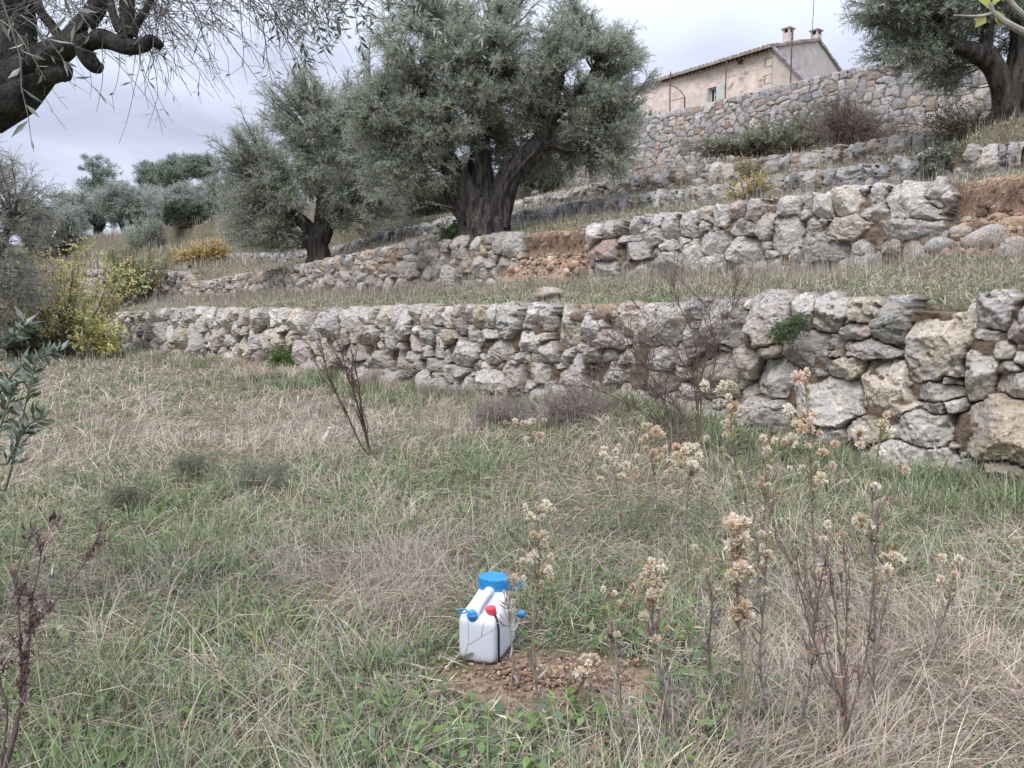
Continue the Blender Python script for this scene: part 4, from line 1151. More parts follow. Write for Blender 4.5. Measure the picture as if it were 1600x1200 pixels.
# ---------------------------------------------------------------- shrubs
def shrub(name, label, cat, base, lobes, nb, per, nleaf, leaf, pal, seed, stems=7, stem_r=.02, mat=None, twig_len=.25, droop=.2, twig_tint=None, group=None, twig_frac=.8, shell=.3, twig_r=.004, fan=.75, up=.2, spread=.7):
    rng = np.random.default_rng(seed); base = np.asarray(base, float)
    root = thing(name, label, cat, base, group)
    gl, gb = Geo(), Geo()
    tips, dirs, _ = lobe_points(rng, lobes, nb, shell); tips = tips + base
    st = base + np.stack([rng.normal(0, .08, nb), rng.normal(0, .08, nb), np.full(nb, -.03)], -1)
    lat = np.array([(tips[:, 0] - base[0]) * .5, (tips[:, 1] - base[1]) * .5, np.zeros(nb)]).T * spread
    st = st + lat
    K = 5; u = np.linspace(0, 1, K)[None, :, None]
    mid = st * .55 + tips * .45 + np.array([0, 0, up]) + .1 * rng.normal(size=(nb, 3))
    B = (1 - u) ** 2 * st[:, None] + 2 * u * (1 - u) * mid[:, None] + u ** 2 * tips[:, None]
    B[:, 1:-1] += .03 * np.linalg.norm(tips - st, axis=1)[:, None, None] * rng.normal(size=(nb, K - 2, 3))
    V, F = tubes(B, np.broadcast_to(stem_r * np.linspace(1, .3, K), (nb, K)), 5, cap=False)
    gb.add(V, F, twig_tint or (.17, .145, .115))
    m = nb * per; bi = np.repeat(np.arange(nb), per); uu = rng.uniform(.3, 1, m)
    f = uu * (K - 1); i = np.minimum(f.astype(int), K - 2); f = (f - i)[:, None]
    roots = B[bi, i] * (1 - f) + B[bi, i + 1] * f
    d = unit(unit(B[bi, i + 1] - B[bi, i]) * .5 + rng.normal(size=(m, 3)) * .6 + dirs[bi] * .4 + np.array([0, 0, .25]))
    leafy_twigs(rng, gb, gl, roots, d, twig_len, nleaf, leaf[0], leaf[1], pal, droop, twig_r, twig_tint or (.17, .145, .115), twig_frac=twig_frac, fan=fan)
    part(root, "foliage", gl, [mat or MAT_LEAF]); part(root, "stems", gb, [MAT_TWIG])
    return root
def gp(px_, t):
    x, y = (px_ - 800) / FPX * t, t
    return np.array([x, y, gz(x, y)])
YEL = [(.70, .60, .22, 3), (.74, .66, .32, 2), (.58, .57, .24, 2), (.42, .47, .24, 1.8), (.66, .5, .25, 1)]
shrub("yellow_leaved_tree", "tall loose bush of yellow and green autumn leaves beyond the end of the boulder wall", "bush", gp(100, 27),
      [((-1.2, 0, 3.0), (1.2, 1, 1.1)), ((.3, 0, 3.4), (1.0, 1, .9)), ((1.2, 0, 2.5), (1.1, 1, .8)), ((-.5, 0, 1.8), (1.4, 1, .9)), ((1.9, 0, 3.0), (.8, .8, .45)), ((-1.6, 0, 1.2), (1.0, .9, .8)), ((.7, 0, 4.1), (.5, .5, .35)), ((-1.2, 0, 4.0), (.5, .5, .3)), ((2.3, 0, 2.5), (.7, .8, .4)), ((-2.2, 0, 2.4), (.8, .8, 1.2)), ((-1.9, -.4, 1.3), (.8, .6, .8)), ((-1.0, -.5, 2.4), (.9, .6, .8))],
      165, 8, 7, (.10, .08), YEL, 501, stem_r=.016, spread=.35, twig_len=.5, fan=1.0)
shrub("shade_painted_shrub", "dark green shrub with shade painted into its leaves in front of the yellow leaved bush", "shrub", gp(45, 25.5), [((-.5, 0, .8), (.7, .8, .7)), ((.2, 0, .5), (.5, .5, .4))], 44, 9, 8, (.09, .045), [(.045, .06, .03, 2), (.07, .085, .04, 1), (.3, .27, .07, .5)], 502, twig_len=.35)  # leaf colours very dark, standing in for shade below the olive crown
shrub("yellow_shrub", "small yellow leaved bush growing against the foot of the boulder wall", "bush", gp(158, 25.5),
      [((-.1, 0, 1.3), (.6, .5, .4)), ((.35, 0, 1.0), (.45, .5, .5)), ((-.45, 0, .65), (.45, .5, .4)), ((.25, 0, .45), (.4, .4, .35))], 46, 7, 7, (.10, .08), [(.64, .56, .2, 3), (.68, .62, .3, 2), (.48, .5, .18, 1.5), (.26, .32, .14, 1)], 503, stem_r=.016, twig_len=.3, fan=1.0)
for j, (px_, t, h, w, lab, sd) in enumerate([(192, 35.5, 2.9, 1.7, "thin leaning sapling with sparse yellow green leaves behind the small yellow bush", 504), (226, 37, 2.4, 1.4, "forked sapling with pale green leaves on the terrace, next to the round grey shrub", 505)]):
    shrub("sapling", lab, "young tree", gp(px_, t), [((-.5, 0, h * .8), (w * .7, .9, h * .25)), ((.6, 0, h * .9), (w * .6, .8, h * .2)), ((0, 0, h * .6), (w * .6, .7, h * .15))], 34, 9, 8, (.12, .07), [(.3, .3, .12, 2), (.2, .24, .1, 2), (.42, .37, .14, 1)], sd, stem_r=.035, twig_len=.4, group="saplings on the first terrace")
shrub("orange_shrub", "low spreading orange yellow bush on top of the tan rubble wall", "bush", gp(320, 40), [((-1.2, 0, .45), (1.0, .5, .45)), ((.2, 0, .75), (1.0, .5, .5)), ((1.1, 0, 1.1), (.6, .5, .5))], 80, 9, 8, (.11, .06), [(.56, .42, .17, 3), (.6, .48, .2, 2), (.42, .36, .16, 1)], 506, twig_len=.3)
shrub("grey_shrub", "small dark grey green bush beside the orange bush", "shrub", gp(250, 39), [((0, 0, .55), (.7, .6, .6))], 50, 9, 8, (.1, .04), [(.1, .12, .08), (.14, .15, .1)], 507, twig_len=.3)
shrub("silver_shrub", "round silver green olive bush in front of the far trees", "bush", gp(245, 52), [((-.9, 0, 1.4), (1.2, 1.2, 1.1)), ((.8, 0, 1.5), (1.2, 1.2, 1.2)), ((0, 0, 2.2), (1.3, 1.2, 1.0)), ((0, 0, .8), (1.9, 1.2, .8))], 190, 12, 9, (.11, .032), [(.31, .345, .27, 3), (.37, .4, .32, 2), (.26, .295, .215, 1)], 508, mat=MAT_OLIVE, twig_len=.4, droop=-.3)
shrub("dark_bush", "dense dark green bush below the round silver bush", "bush", gp(297, 50), [((-.6, 0, .75), (.9, .8, .8)), ((.6, 0, .8), (.9, .8, .9))], 100, 11, 9, (.13, .065), [(.08, .1, .06, 3), (.11, .13, .075, 1)], 509, twig_len=.3)
shrub("green_bush", "bright green bush to the side of the pale sapling's trunk", "bush", gp(384, 50), [((-.5, 0, .7), (.8, .8, .75)), ((.5, 0, .75), (.8, .8, .75))], 90, 11, 9, (.13, .07), [(.1, .16, .065, 3), (.14, .2, .085, 1)], 510, twig_len=.3)
b = gp(356, 48)
make_tree("olive_sapling", "slim pale trunked young olive between the two green bushes", "young tree", b, [([(0, 0, -.1), (-.1, 0, .7), (-.3, 0, 1.3), (-.7, 0, 2.0)], [.1, .085, .07, .03]), ([(-.1, 0, .8), (.3, 0, 1.5), (.5, 0, 2.1)], [.06, .05, .02])],
          [((-.8, 0, 2.1), (.8, .7, .5)), ((.2, 0, 2.3), (.8, .7, .55)), ((.6, 0, 1.7), (.6, .6, .4))], 50, 12, 9, leaf=(.11, .03), pal=[(.21, .225, .18), (.26, .27, .22)], seed=511, twig_len=.35, bark=bark_material("pale_bark", (.16, .15, .13), (.36, .34, .3)))
shrub("lime_bush", "yellow green bush below the ridge, beside the forked olive's crown", "bush", gp(392, 62), [((0, 0, .9), (1.0, .8, .9)), ((1.0, 0, .7), (.7, .7, .6))], 60, 9, 8, (.15, .08), [(.26, .31, .07, 2), (.34, .38, .1, 1)], 512, twig_len=.4)
shrub("hillside_bush", "green and yellow bush on the slope, left of the huge split trunk", "bush", gp(628, 37), [((-.6, 0, .8), (.8, .8, .8)), ((.5, 0, 1.1), (.8, .8, .9)), ((1.2, 0, .6), (.7, .7, .6))], 90, 10, 8, (.11, .06), [(.14, .18, .06, 2), (.26, .29, .08, 1), (.08, .11, .04, 1)], 513, twig_len=.35)
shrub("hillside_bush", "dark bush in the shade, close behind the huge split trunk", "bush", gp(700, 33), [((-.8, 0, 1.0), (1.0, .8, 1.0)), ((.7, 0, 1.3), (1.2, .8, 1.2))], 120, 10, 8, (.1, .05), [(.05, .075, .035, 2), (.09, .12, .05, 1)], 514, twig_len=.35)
shrub("ivy_clump", "green ivy and weeds wrapped round the foot of the huge split trunk", "ivy", foot(722, 12.55), [((0, 0, .25), (.45, .4, .35)), ((-.35, 0, .1), (.4, .4, .25)), ((.9, 0, .05), (.6, .3, .15))], 70, 9, 7, (.055, .045), [(.07, .12, .035, 2), (.1, .16, .05, 1), (.05, .08, .03, 1)], 515, twig_len=.2, fan=1)
shrub("ivy_bush", "tall dark ivy covered bush at the end of the tall retaining wall", "bush", gp(866, 33), [((-.3, 0, 1.3), (.6, .6, 1.3)), ((-.9, 0, .9), (.7, .7, .9)), ((-1.5, 0, 1.6), (.8, .7, 1.1)), ((.1, 0, .7), (.4, .5, .7))], 150, 10, 8, (.09, .06), [(.08, .135, .06, 2), (.11, .165, .08, 1), (.06, .09, .045, 1)], 516, twig_len=.3)
shrub("climbing_shrub", "leafy green shrub spilling over the top of the tall wall beside the farmhouse", "shrub", np.array([*to_xy(on_c(990, 190, 23.8)[0], 23.8), 8.75]), [((-1.0, 0, .4), (1.0, .5, .6)), ((0, 0, .5), (.8, .5, .65)), ((.75, 0, .35), (.45, .45, .5)), ((-2.0, 0, .3), (.9, .5, .6))], 150, 10, 8, (.085, .045), [(.17, .225, .135, 2), (.22, .28, .17, 2), (.12, .165, .09, 1)], 517, twig_len=.3)
shrub("bramble_bank", "green tangled bramble heaped against the tall retaining wall", "bramble", foot(1215, 21.6), [((-1.5, 0, .25), (1.0, .6, .4)), ((-.2, 0, .7), (1.1, .6, .7)), ((.9, 0, .9), (1.0, .6, .85)), ((-.4, -.6, .3), (1.3, .5, .35)), ((-2.6, -.2, .12), (.9, .4, .2))], 200, 12, 8, (.07, .04), [(.23, .26, .16, 3), (.28, .3, .2, 2), (.3, .265, .2, 1.8)], 518, twig_len=.3, twig_tint=(.2, .15, .13))
shrub("bramble_bank", "reddish brown leafless bramble leaning on the tall retaining wall", "bramble", foot(1335, 21.8), [((-.4, 0, .7), (1.1, .6, .75)), ((.8, 0, .4), (.9, .6, .5))], 150, 14, 4, (.05, .02), [(.2, .155, .13, 2), (.15, .15, .085, 1)], 519, twig_len=.45, twig_tint=(.23, .175, .16), twig_r=.005)
shrub("undergrowth_bush", "scrubby dark weeds at the foot of the dark leaning olive", "shrub", foot(1530, 18.7), [((-.6, 0, .3), (.7, .4, .4)), ((.4, 0, .3), (.6, .4, .35))], 70, 9, 6, (.06, .03), [(.1, .115, .055), (.15, .14, .085)], 520, twig_len=.28)
shrub("undergrowth_bush", "blue green bush filling the break in the dark grey wall", "shrub", foot(1478, 16.3), [((-.2, 0, .25), (.55, .4, .4)), ((.4, 0, .3), (.4, .4, .35))], 70, 9, 7, (.06, .03), [(.085, .115, .065), (.12, .15, .09)], 521, twig_len=.22)
shrub("yellow_shrub", "bright yellow twiggy bush on the terrace in front of the dark grey wall", "bush", foot(1172, 15.2), [((-.3, 0, .2), (.4, .3, .22)), ((.3, 0, .35), (.36, .3, .25))], 26, 7, 6, (.06, .028), [(.62, .48, .16, 3), (.56, .42, .16, 1), (.42, .38, .18, 1)], 522, twig_len=.25)
shrub("yellow_shrub", "pale straw yellow bush just above the dark grey wall", "bush", foot(1172, 17.9), [((0, 0, .3), (.35, .3, .3))], 30, 7, 6, (.05, .02), [(.46, .36, .16, 2), (.4, .33, .18, 1)], 523, twig_len=.28)
# plants rooted in the boulder wall
def on_wall(px_, py_, out=.12):
    s, z = on_c(px_, py_, 7.35); x, y = to_xy(s, 7.35 - out); return np.array([float(x), float(y), z])
shrub("wall_plant", "bright green leafy tuft at the foot of the boulder wall, nearest the yellow bush", "plant", on_wall(452, 578), [((0, -.05, .2), (.3, .2, .25))], 40, 8, 7, (.09, .03), [(.12, .2, .05, 2), (.17, .26, .08, 1)], 524, stem_r=.006, twig_len=.18)
shrub("wall_plant", "small dark fern growing from a joint under a top boulder", "plant", on_wall(1245, 525), [((0, -.05, .06), (.14, .08, .1)), ((-.12, -.03, 0), (.1, .06, .06))], 36, 7, 8, (.035, .01), [(.08, .14, .05, 2), (.12, .17, .06, 1)], 525, stem_r=.003, twig_len=.12, twig_r=.0015)

# dead brush and small grey shrubs in the field
BR = [(.30, .25, .22, 3), (.24, .19, .17, 2), (.36, .31, .27, 1)]
for (px_, py_, w_, h_, lab, sd) in [(700, 636, .6, .34, "grey brown dead brush at the wall foot, behind the lone two stemmed bare shrub", 701), (905, 655, .5, .3, "tangled dead brush at the wall foot, on the near side of the big bare shrub", 702),
        (620, 606, .7, .32, "low purplish dead brush along the middle of the boulder wall", 703), (432, 572, .8, .5, "tall rusty dead brush leaning on the boulder wall by the green leafy tuft", 704), (335, 566, .8, .4, "pinkish dead brush at the foot of the wall's farther half", 705), (800, 668, .45, .3, "dark hollow mound of dead brush and grass in front of the wall", 706)]:
    b = ground_at(px_, py_)
    shrub("dead_brush", lab, "dead brush", b, [((0, 0, h_ * .5), (w_, w_ * .45, h_ * .55)), ((-w_ * .5, 0, h_ * .35), (w_ * .5, w_ * .4, h_ * .4))], 90, 12, 3, (.04, .008), BR, sd, stem_r=.004, twig_len=.22, twig_tint=(.27, .22, .195), twig_r=.0022, group="dead brush along the boulder wall", droop=.1, up=.1)
for (px_, py_, w_, h_, pal, lab, sd) in [(408, 764, .22, .2, [(.2, .22, .155), (.26, .27, .2)], "small round grey green shrub low in the field, nearest the lone bare shrub", 711), (204, 800, .12, .14, [(.12, .14, .09), (.17, .19, .13)], "tiny dark green tuft shrub in the near field at the side of the dead dock", 712), (300, 745, .16, .16, [(.18, .21, .13), (.25, .26, .18)], "small dull green shrub in straw between the field's two other tuft shrubs", 713)]:
    b = ground_at(px_, py_)
    shrub("field_shrub", lab, "shrub", b, [((0, 0, h_ * .5), (w_, w_, h_ * .6))], 46, 10, 7, (.035, .006), pal, sd, stem_r=.003, twig_len=.12, twig_tint=(.2, .17, .13), twig_r=.0014, droop=-.2, up=.05)
# ---------------------------------------------------------------- the white can
def loft(sections):
    """sections: list of (N,3) rings, same N; returns V, quads + end caps"""
    S = np.array(sections); m, n = S.shape[:2]
    i = np.arange(m - 1)[:, None] * n; j = np.arange(n)[None]; j2 = (j + 1) % n
    F = np.stack([i + j, i + j2, i + n + j2, i + n + j], -1).reshape(-1, 4)
    return S.reshape(-1, 3), [F, np.arange(n)[None, ::-1], (np.arange(n) + (m - 1) * n)[None]]
def rring(w, l, z, r, cx=0, cy=0, n=48, tilt=0.0):
    """rounded rectangle ring; r as large as w/2 = l/2 gives a circle"""
    th = np.linspace(0, 2 * pi, n, endpoint=False) + pi / n
    p = 2 + 6 * (1 - np.clip(r / (min(w, l) / 2), 0, 1)) ** 1.0
    c, s = np.cos(th), np.sin(th)
    x = np.sign(c) * np.abs(c) ** (2 / p) * w / 2; y = np.sign(s) * np.abs(s) ** (2 / p) * l / 2
    return np.stack([x + cx, y + cy, np.full(n, z) + tilt * y], -1)
JA = radians(-20)
JR = np.array([[cos(JA), -sin(JA), 0], [sin(JA), cos(JA), 0], [0, 0, 1]])
JC = JUG_CORNER + JR @ np.array([-.076, .133, 0]); JC[2] = gz(JC[0], JC[1]) + .008
MAT_HDPE = plain_material("white_polythene", (.60, .63, .68), .42, .4, .03, 14, 0)
m_ = MAT_HDPE.node_tree; n_, l_ = m_.nodes, m_.links
p_ = next(q for q in n_ if q.type == 'BSDF_PRINCIPLED'); old_ = p_.inputs["Base Color"].links[0].from_socket
tc_ = n_.new("ShaderNodeTexCoord"); sp_ = n_.new("ShaderNodeSeparateXYZ"); l_.new(tc_.outputs["Object"], sp_.inputs[0])
dn_ = noise_node(n_, l_, 38, 5, .7, .4, tc_.outputs["Object"])
mr_ = n_.new("ShaderNodeMapRange"); mr_.inputs[1].default_value = .09; mr_.inputs[2].default_value = .0; mr_.inputs[3].default_value = -.22; mr_.inputs[4].default_value = .10
l_.new(sp_.outputs[2], mr_.inputs[0])
ad_ = n_.new("ShaderNodeMath"); ad_.operation = 'ADD'; l_.new(dn_.outputs["Fac"], ad_.inputs[0]); l_.new(mr_.outputs[0], ad_.inputs[1])
dr_ = ramp(n_, l_, ad_.outputs[0], [(.52, (0, 0, 0)), (.68, (.75, .75, .75))])
l_.new(mixc(n_, l_, old_, (.33, .24, .16), dr_.outputs[0]), p_.inputs["Base Color"])
MAT_BLUE = plain_material("blue_plastic", (.02, .23, .52), .38, .45, .08, 20)
MAT_RED = plain_material("red_plastic", (.72, .06, .075), .4, .45, .06, 20)
MAT_BLACK = plain_material("black_rubber", (.012, .012, .014), .5, .4, .1, 20)
can = thing("water_can", "white plastic water can with blue caps and a red plug standing on dug soil", "water can", JC)
can.rotation_euler = (0, 0, JA); can.scale = (1.02, .84, .86)
def jpart(name, g, mat, parent=can, smooth_=True):
    o = link(name, g.mesh(name, [mat], (0, 0, 0), smooth_), parent=parent)
    return o
g = Geo()
sec = [rring(.11, .24, 0.0, .03), rring(.150, .285, .002, .03), rring(.170, .306, .014, .03), rring(.180, .316, .034, .026), rring(.182, .318, .06, .022), rring(.1815, .317, .13, .022), rring(.182, .318, .196, .022),
       rring(.180, .314, .214, .026), rring(.170, .298, .232, .032, 0, .008), rring(.156, .262, .247, .04, 0, .028), rring(.148, .222, .262, .05, 0, .053), rring(.143, .188, .276, .058, 0, .073), rring(.138, .160, .289, .066, 0, .085),
       rring(.132, .138, .300, .07, 0, .092), rring(.130, .132, .312, .066, 0, .095), rring(.130, .130, .325, .066, 0, .095)]
V, F = loft(sec); g.add(V, F)
body = jpart("body", g, MAT_HDPE)
sub = body.modifiers.new("smooth", 'SUBSURF'); sub.levels = sub.render_levels = 1
g = Geo(); add_tube(g, [(-.012, -.135, .232), (-.010, -.118, .262), (-.006, -.075, .288), (0, -.02, .308), (0, .035, .311), (0, .06, .30)], [.017, .019, .019, .02, .024, .026], 14, n=30)
jpart("handle", g, MAT_HDPE)
# wide screw cap with ribs and its retaining ring
g = Geo(); n = 72; th = np.linspace(0, 2 * pi, n, endpoint=False)
rings = []
for r, z in ((.068, .312), (.0715, .312), (.0715, .320), (.0685, .322), (.0685, .326), (.0705, .328), (.0705, .362), (.0685, .368), (.0625, .370), (.060, .366), (.02, .365)):
    rib = .0011 * (np.arange(n) % 3 == 0) if .329 < z < .375 and r > .07 else 0
    rings.append(np.stack([np.cos(th) * (r + rib), .095 + np.sin(th) * (r + rib), np.full(n, z)], -1))
V, F = loft(rings); g.add(V, F)
cap = jpart("screw_cap", g, MAT_BLUE, smooth_=False)
g = Geo(); a = np.linspace(0, 2 * pi, 25)
V, F = tubes(np.stack([.098 + .028 * np.cos(a), .083 + .012 * np.cos(a), .343 + .028 * np.sin(a)], -1)[None], np.full((1, 25), .0042), 8); g.add(V, F[0])
add_tube(g, [(.05, .093, .318), (.075, .088, .316), (.092, .085, .320)], .004, 6)
jpart("retaining_ring", g, MAT_BLUE, cap)
# small spout and its cap, tilted forward
def tilted(P, o, ax):
    ax = np.array(ax) / np.linalg.norm(ax); e1 = np.cross(ax, [1, 0, 0]); e1 /= np.linalg.norm(e1); e2 = np.cross(ax, e1)
    return np.asarray(o) + P[..., 0:1] * e1 + P[..., 1:2] * e2 + P[..., 2:3] * ax
g = Geo(); n = 28; th = np.linspace(0, 2 * pi, n, endpoint=False); rings = []
for r, z in ((.021, 0), (.021, .008), (.019, .009), (.019, .012), (.0225, .013), (.0225, .03), (.0205, .033), (.016, .034), (.016, .046), (.013, .049), (.003, .049)):
    rings.append(np.stack([np.cos(th) * r, np.sin(th) * r, np.full(n, z)], -1))
V, F = loft(rings); g.add(tilted(V, (-.02, -.140, .222), (.02, -.35, 1)), F)
sc_ = jpart("spout_cap", g, MAT_BLUE)
g = Geo(); P = np.stack([.017 * np.cos(a), .017 * np.sin(a), 0 * a], -1)
P = np.array([-.062, -.158, .262]) + np.stack([.020 * np.cos(a), .006 * np.cos(a), .011 * np.sin(a)], -1)
V, F = tubes(P[None], np.full((1, 25), .0036), 7); g.add(V, F[0])
add_tube(g, [(-.044, -.156, .262), (-.03, -.15, .262)], .0036, 6)
jpart("retaining_ring", g, MAT_BLUE, sc_)
# red plug under the handle with its black cord
g = Geo(); rings = []
for r, z in ((.012, -.006), (.017, 0), (.019, .01), (.021, .024), (.0235, .036), (.0235, .044), (.020, .047), (.017, .043), (.004, .042)):
    rings.append(np.stack([np.cos(th) * r, np.sin(th) * r, np.full(n, z)], -1))
V, F = loft(rings); g.add(tilted(V, (.056, -.095, .234), (-.25, -.12, .9)), F)
plug = jpart("red_plug", g, MAT_RED)
g = Geo(); add_tube(g, [(.062, -.1, .238), (.074, -.118, .244), (.087, -.135, .228), (.0945, -.140, .19), (.0955, -.141, .12), (.0955, -.140, .06), (.097, -.138, .018), (.104, -.146, .004)], .0052, 8, n=40)
jpart("black_cord", g, MAT_BLACK)
# second outlet at the back
g = Geo(); rings = []
for r, z in ((.015, 0), (.015, .02), (.019, .021), (.019, .045), (.015, .048), (.004, .048)):
    rings.append(np.stack([np.cos(th) * r, np.sin(th) * r, np.full(n, z)], -1))
V, F = loft(rings); g.add(tilted(V, (.075, .15, .16), (.7, .45, -.12)), F)
jpart("outlet_tap", g, MAT_BLUE)

# ---------------------------------------------------------------- weeds
STEM_G = (.26, .22, .17); STEM_B = (.16, .11, .09)
def ribbon_curls(rng, g, roots, dirs, length, width, pal, curl=2.2, K=6):
    """withered strap leaves that droop and roll up"""
    n = len(roots); D = unit(dirs); up = np.array([0, 0, 1.])
    S = unit(np.cross(D, up + .2 * rng.normal(size=(n, 3))))
    c = curl * rng.uniform(-.3, 1.3, n)[:, None] / K
    pts = [roots]; L = length * rng.uniform(.5, 1.2, n)[:, None] / (K - 1)
    T = D.copy()
    for k in range(K - 1):
        pts.append(pts[-1] + T * L)
        Nn = np.cross(S, T); T = unit(T * np.cos(c) - Nn * np.sin(c) * -1)
    w = width * rng.uniform(.6, 1.2, n)[:, None]
    V = []
    for k in range(K):
        ww = w * (.35, .9, 1, .85, .6, .15)[k] * .5
        V += [pts[k] - S * ww, pts[k] + S * ww]
    V = np.stack(V, 1).reshape(-1, 3); b = np.arange(n) * 2 * K
    F = np.concatenate([np.stack([b + 2 * k, b + 2 * k + 1, b + 2 * k + 3, b + 2 * k + 2], -1) for k in range(K - 1)])
    g.add(V, F, np.tile(pick(rng, pal, n, .2), (K - 1, 1)))
CURLP = [(.30, .26, .23, 3), (.24, .20, .17, 2), (.36, .32, .28, 1.5), (.27, .19, .13, .8)]
def fluff_balls(rng, gf, gc, C, r):
    """round heads of fine seed hairs on brown cups"""
    n = len(C); m = 120
    d = unit(rng.normal(size=(n, m, 3)) + np.array([0, 0, .45]))
    ell = rng.uniform(.8, 1.25, (n, 1, 3)); rr = r[:, None, None] * rng.uniform(.6, 1.15, (n, m, 1)); d = d * ell
    base = C[:, None] + d * rr * .12
    tip = C[:, None] + d * rr
    S = unit(np.cross(d, rng.normal(size=(n, m, 3)))) * (r[:, None, None] * .16)
    V = np.stack([base, tip - S, tip + S * .9 + d * rr * .08], 2).reshape(-1, 3)
    F = np.arange(n * m * 3).reshape(-1, 3)
    col = pick(rng, [(.76, .67, .53, 3), (.82, .75, .62, 2.5), (.64, .51, .36, 1.0), (.72, .60, .45, 1)], n, .06, .02)
    gf.add(V, F, np.clip(np.repeat(col, m, 0) * (1 + .10 * rng.standard_normal((n * m, 1))), 0, .9))
    ax = unit(np.array([0, 0, -1.]) + .4 * rng.normal(size=(n, 3)))
    P = np.stack([C + ax * r[:, None] * .95, C + ax * r[:, None] * .6, C - ax * r[:, None] * .05], 1)
    V, F = tubes(P, np.stack([r * .12, r * .34, r * .42], 1), 6); gc.add(V, F, (.38, .25, .12))
def fleabane(label, px_tip, px_base, t_off, heads, spread, seed, headr=.0125, leaf_n=26, green=.3, clusters=None, lean=0.0, group="tall seeding weeds", bare=False, tip_t=0.0):
    """a tall seeding weed: stem, withered leaves, tufts of pale fluff at the top"""
    rng = np.random.default_rng(seed); heads = int(heads * 1.25)
    b = ground_at(*px_base); t = b[1] + t_off
    b = np.array([(px_base[0] - 800) / FPX * t, t, 0.]); b[2] = gz(b[0], b[1])
    top = at(px_tip[0], px_tip[1], t + tip_t)
    root = thing("seeding_weed", label, "weed", b, group)
    gs, gl, gf = Geo(), Geo(), Geo()
    H = top[2] - b[2]
    m1 = b * .66 + top * .34 + np.array([rng.normal(0, .035) * H - lean, rng.normal(0, .03), 0]); m2 = b * .3 + top * .7 + np.array([rng.normal(0, .02) * H, rng.normal(0, .02), 0])
    P, R = add_tube(gs, [b - np.array([0, 0, .03]), m1, m2, top], [.0048, .0042, .0032, .0016], 6, n=24, tint=STEM_G)
    # side branches near the top carry the heads
    cl = clusters or [(0.0, 1.0)]
    k = rng.integers(13, 24, heads) if not bare else rng.integers(10, 23, heads)
    bp = P[k]; up = rng.uniform(.2, 1, heads)
    ends = bp + np.stack([rng.normal(0, spread, heads), rng.normal(0, spread, heads), .02 + np.abs(rng.normal(.035, .03, heads))], -1)
    ends[:, 2] = np.minimum(ends[:, 2], top[2] + .012)
    mid = (bp + ends) / 2 + np.array([0, 0, -.012])
    V, F = tubes(np.stack([bp, mid, ends], 1), np.broadcast_to([.0016, .0013, .001], (heads, 3)), 4); gs.add(V, F, (.3, .24, .14))
    fluff = rng.uniform(0, 1, heads) < .85
    R_ = headr * 1.75 * rng.uniform(.5, 1.15, int(fluff.sum()))
    singles = []
    if fluff.sum() <= 8:
        for e_, r_ in zip(ends[fluff], R_):
            gq = Geo(); fluff_balls(rng, gq, gs, e_[None], np.array([r_])); singles.append(gq)
    else: fluff_balls(rng, gf, gs, ends[fluff], R_)
    # spent cups and yellow brown buds
    e = np.vstack([ends[~fluff], ends[rng.integers(0, heads, heads)] + rng.normal(0, .018, (heads, 3))])
    ax = np.array([0, 0, 1.]) + .5 * rng.normal(size=e.shape); ax = unit(ax)
    V, F = tubes(np.stack([e - ax * .008, e, e + ax * .009], 1), np.broadcast_to([.0012, .0036, .0022], (len(e), 3)), 5); gs.add(V, F, pick(rng, [(.42, .27, .10, 2), (.34, .26, .12, 1), (.26, .17, .09, 1)], 1)[0])
    # leaves: grey and curled below, a few narrow green ones above
    leaf_n = int(leaf_n * 1.6)
    k = rng.integers(2, 18, leaf_n); dr = rng.normal(size=(leaf_n, 3)) * np.array([1, 1, .3]) + np.array([0, 0, .35])
    ribbon_curls(rng, gl, P[k], dr, .075, .0105, CURLP)
    ng = int(leaf_n * green)
    if ng:
        k = rng.integers(12, 23, ng); dr = unit(rng.normal(size=(ng, 3)) * np.array([1, 1, .2]) + np.array([0, 0, .9]))
        V, F = leaf_quads(P[k], dr, rng.normal(size=(ng, 3)), rng.uniform(.03, .055, ng), rng.uniform(.006, .01, ng)); gl.add(V, F, pick(rng, [(.24, .28, .12, 2), (.36, .33, .12, 1), (.42, .3, .1, 1)], ng))
    part(root, "stem", gs, [MAT_TWIG]); part(root, "leaves", gl, [MAT_LEAF]); part(root, "seed_fluff", gf, [MAT_FLUFF])
    for gq in singles: part(root, "seed_fluff", gq, [MAT_FLUFF])
    return root
fleabane("tall weed with a tight column of creamy fluff, between can and rusty twiggy weed", (1148, 826), (1170, 1196), -.03, 30, .022, 601, leaf_n=50, green=.05)
fleabane("tall weed with a long brownish column of small fluff beside the dug soil", (1026, 888), (1050, 1190), 0, 30, .022, 602, .0095, leaf_n=46, green=.05)
fleabane("weed with two pale fluffy tops rising behind the blue screw cap", (842, 798), (846, 1100), -.05, 22, .03, 603, .011, leaf_n=22, green=.1)
fleabane("thin weed topped by a tiny tuft of fluff, close behind the tight creamy column", (1198, 838), (1232, 1150), 0, 9, .014, 604, .009, leaf_n=40, green=.05)
fleabane("tall green topped weed with loose fluff and orange buds in front of the boulder wall", (1140, 608), (1190, 985), 0, 20, .06, 605, .0135, leaf_n=60, green=.7)
fleabane("tallest weed of all, its open fluffy head standing against the boulder wall", (1258, 588), (1300, 1010), 0, 19, .045, 606, .015, leaf_n=60, green=.5)
fleabane("upright weed with one fluffy top and orange buds half way down its stem", (1378, 652), (1390, 1120), 0, 17, .042, 607, .0125, leaf_n=60, green=.6, bare=True)
fleabane("short weed with one flat fluff cluster, beside the weed with half way orange buds", (1400, 872), (1392, 1060), 0, 10, .022, 608, .010, leaf_n=24, green=.2)
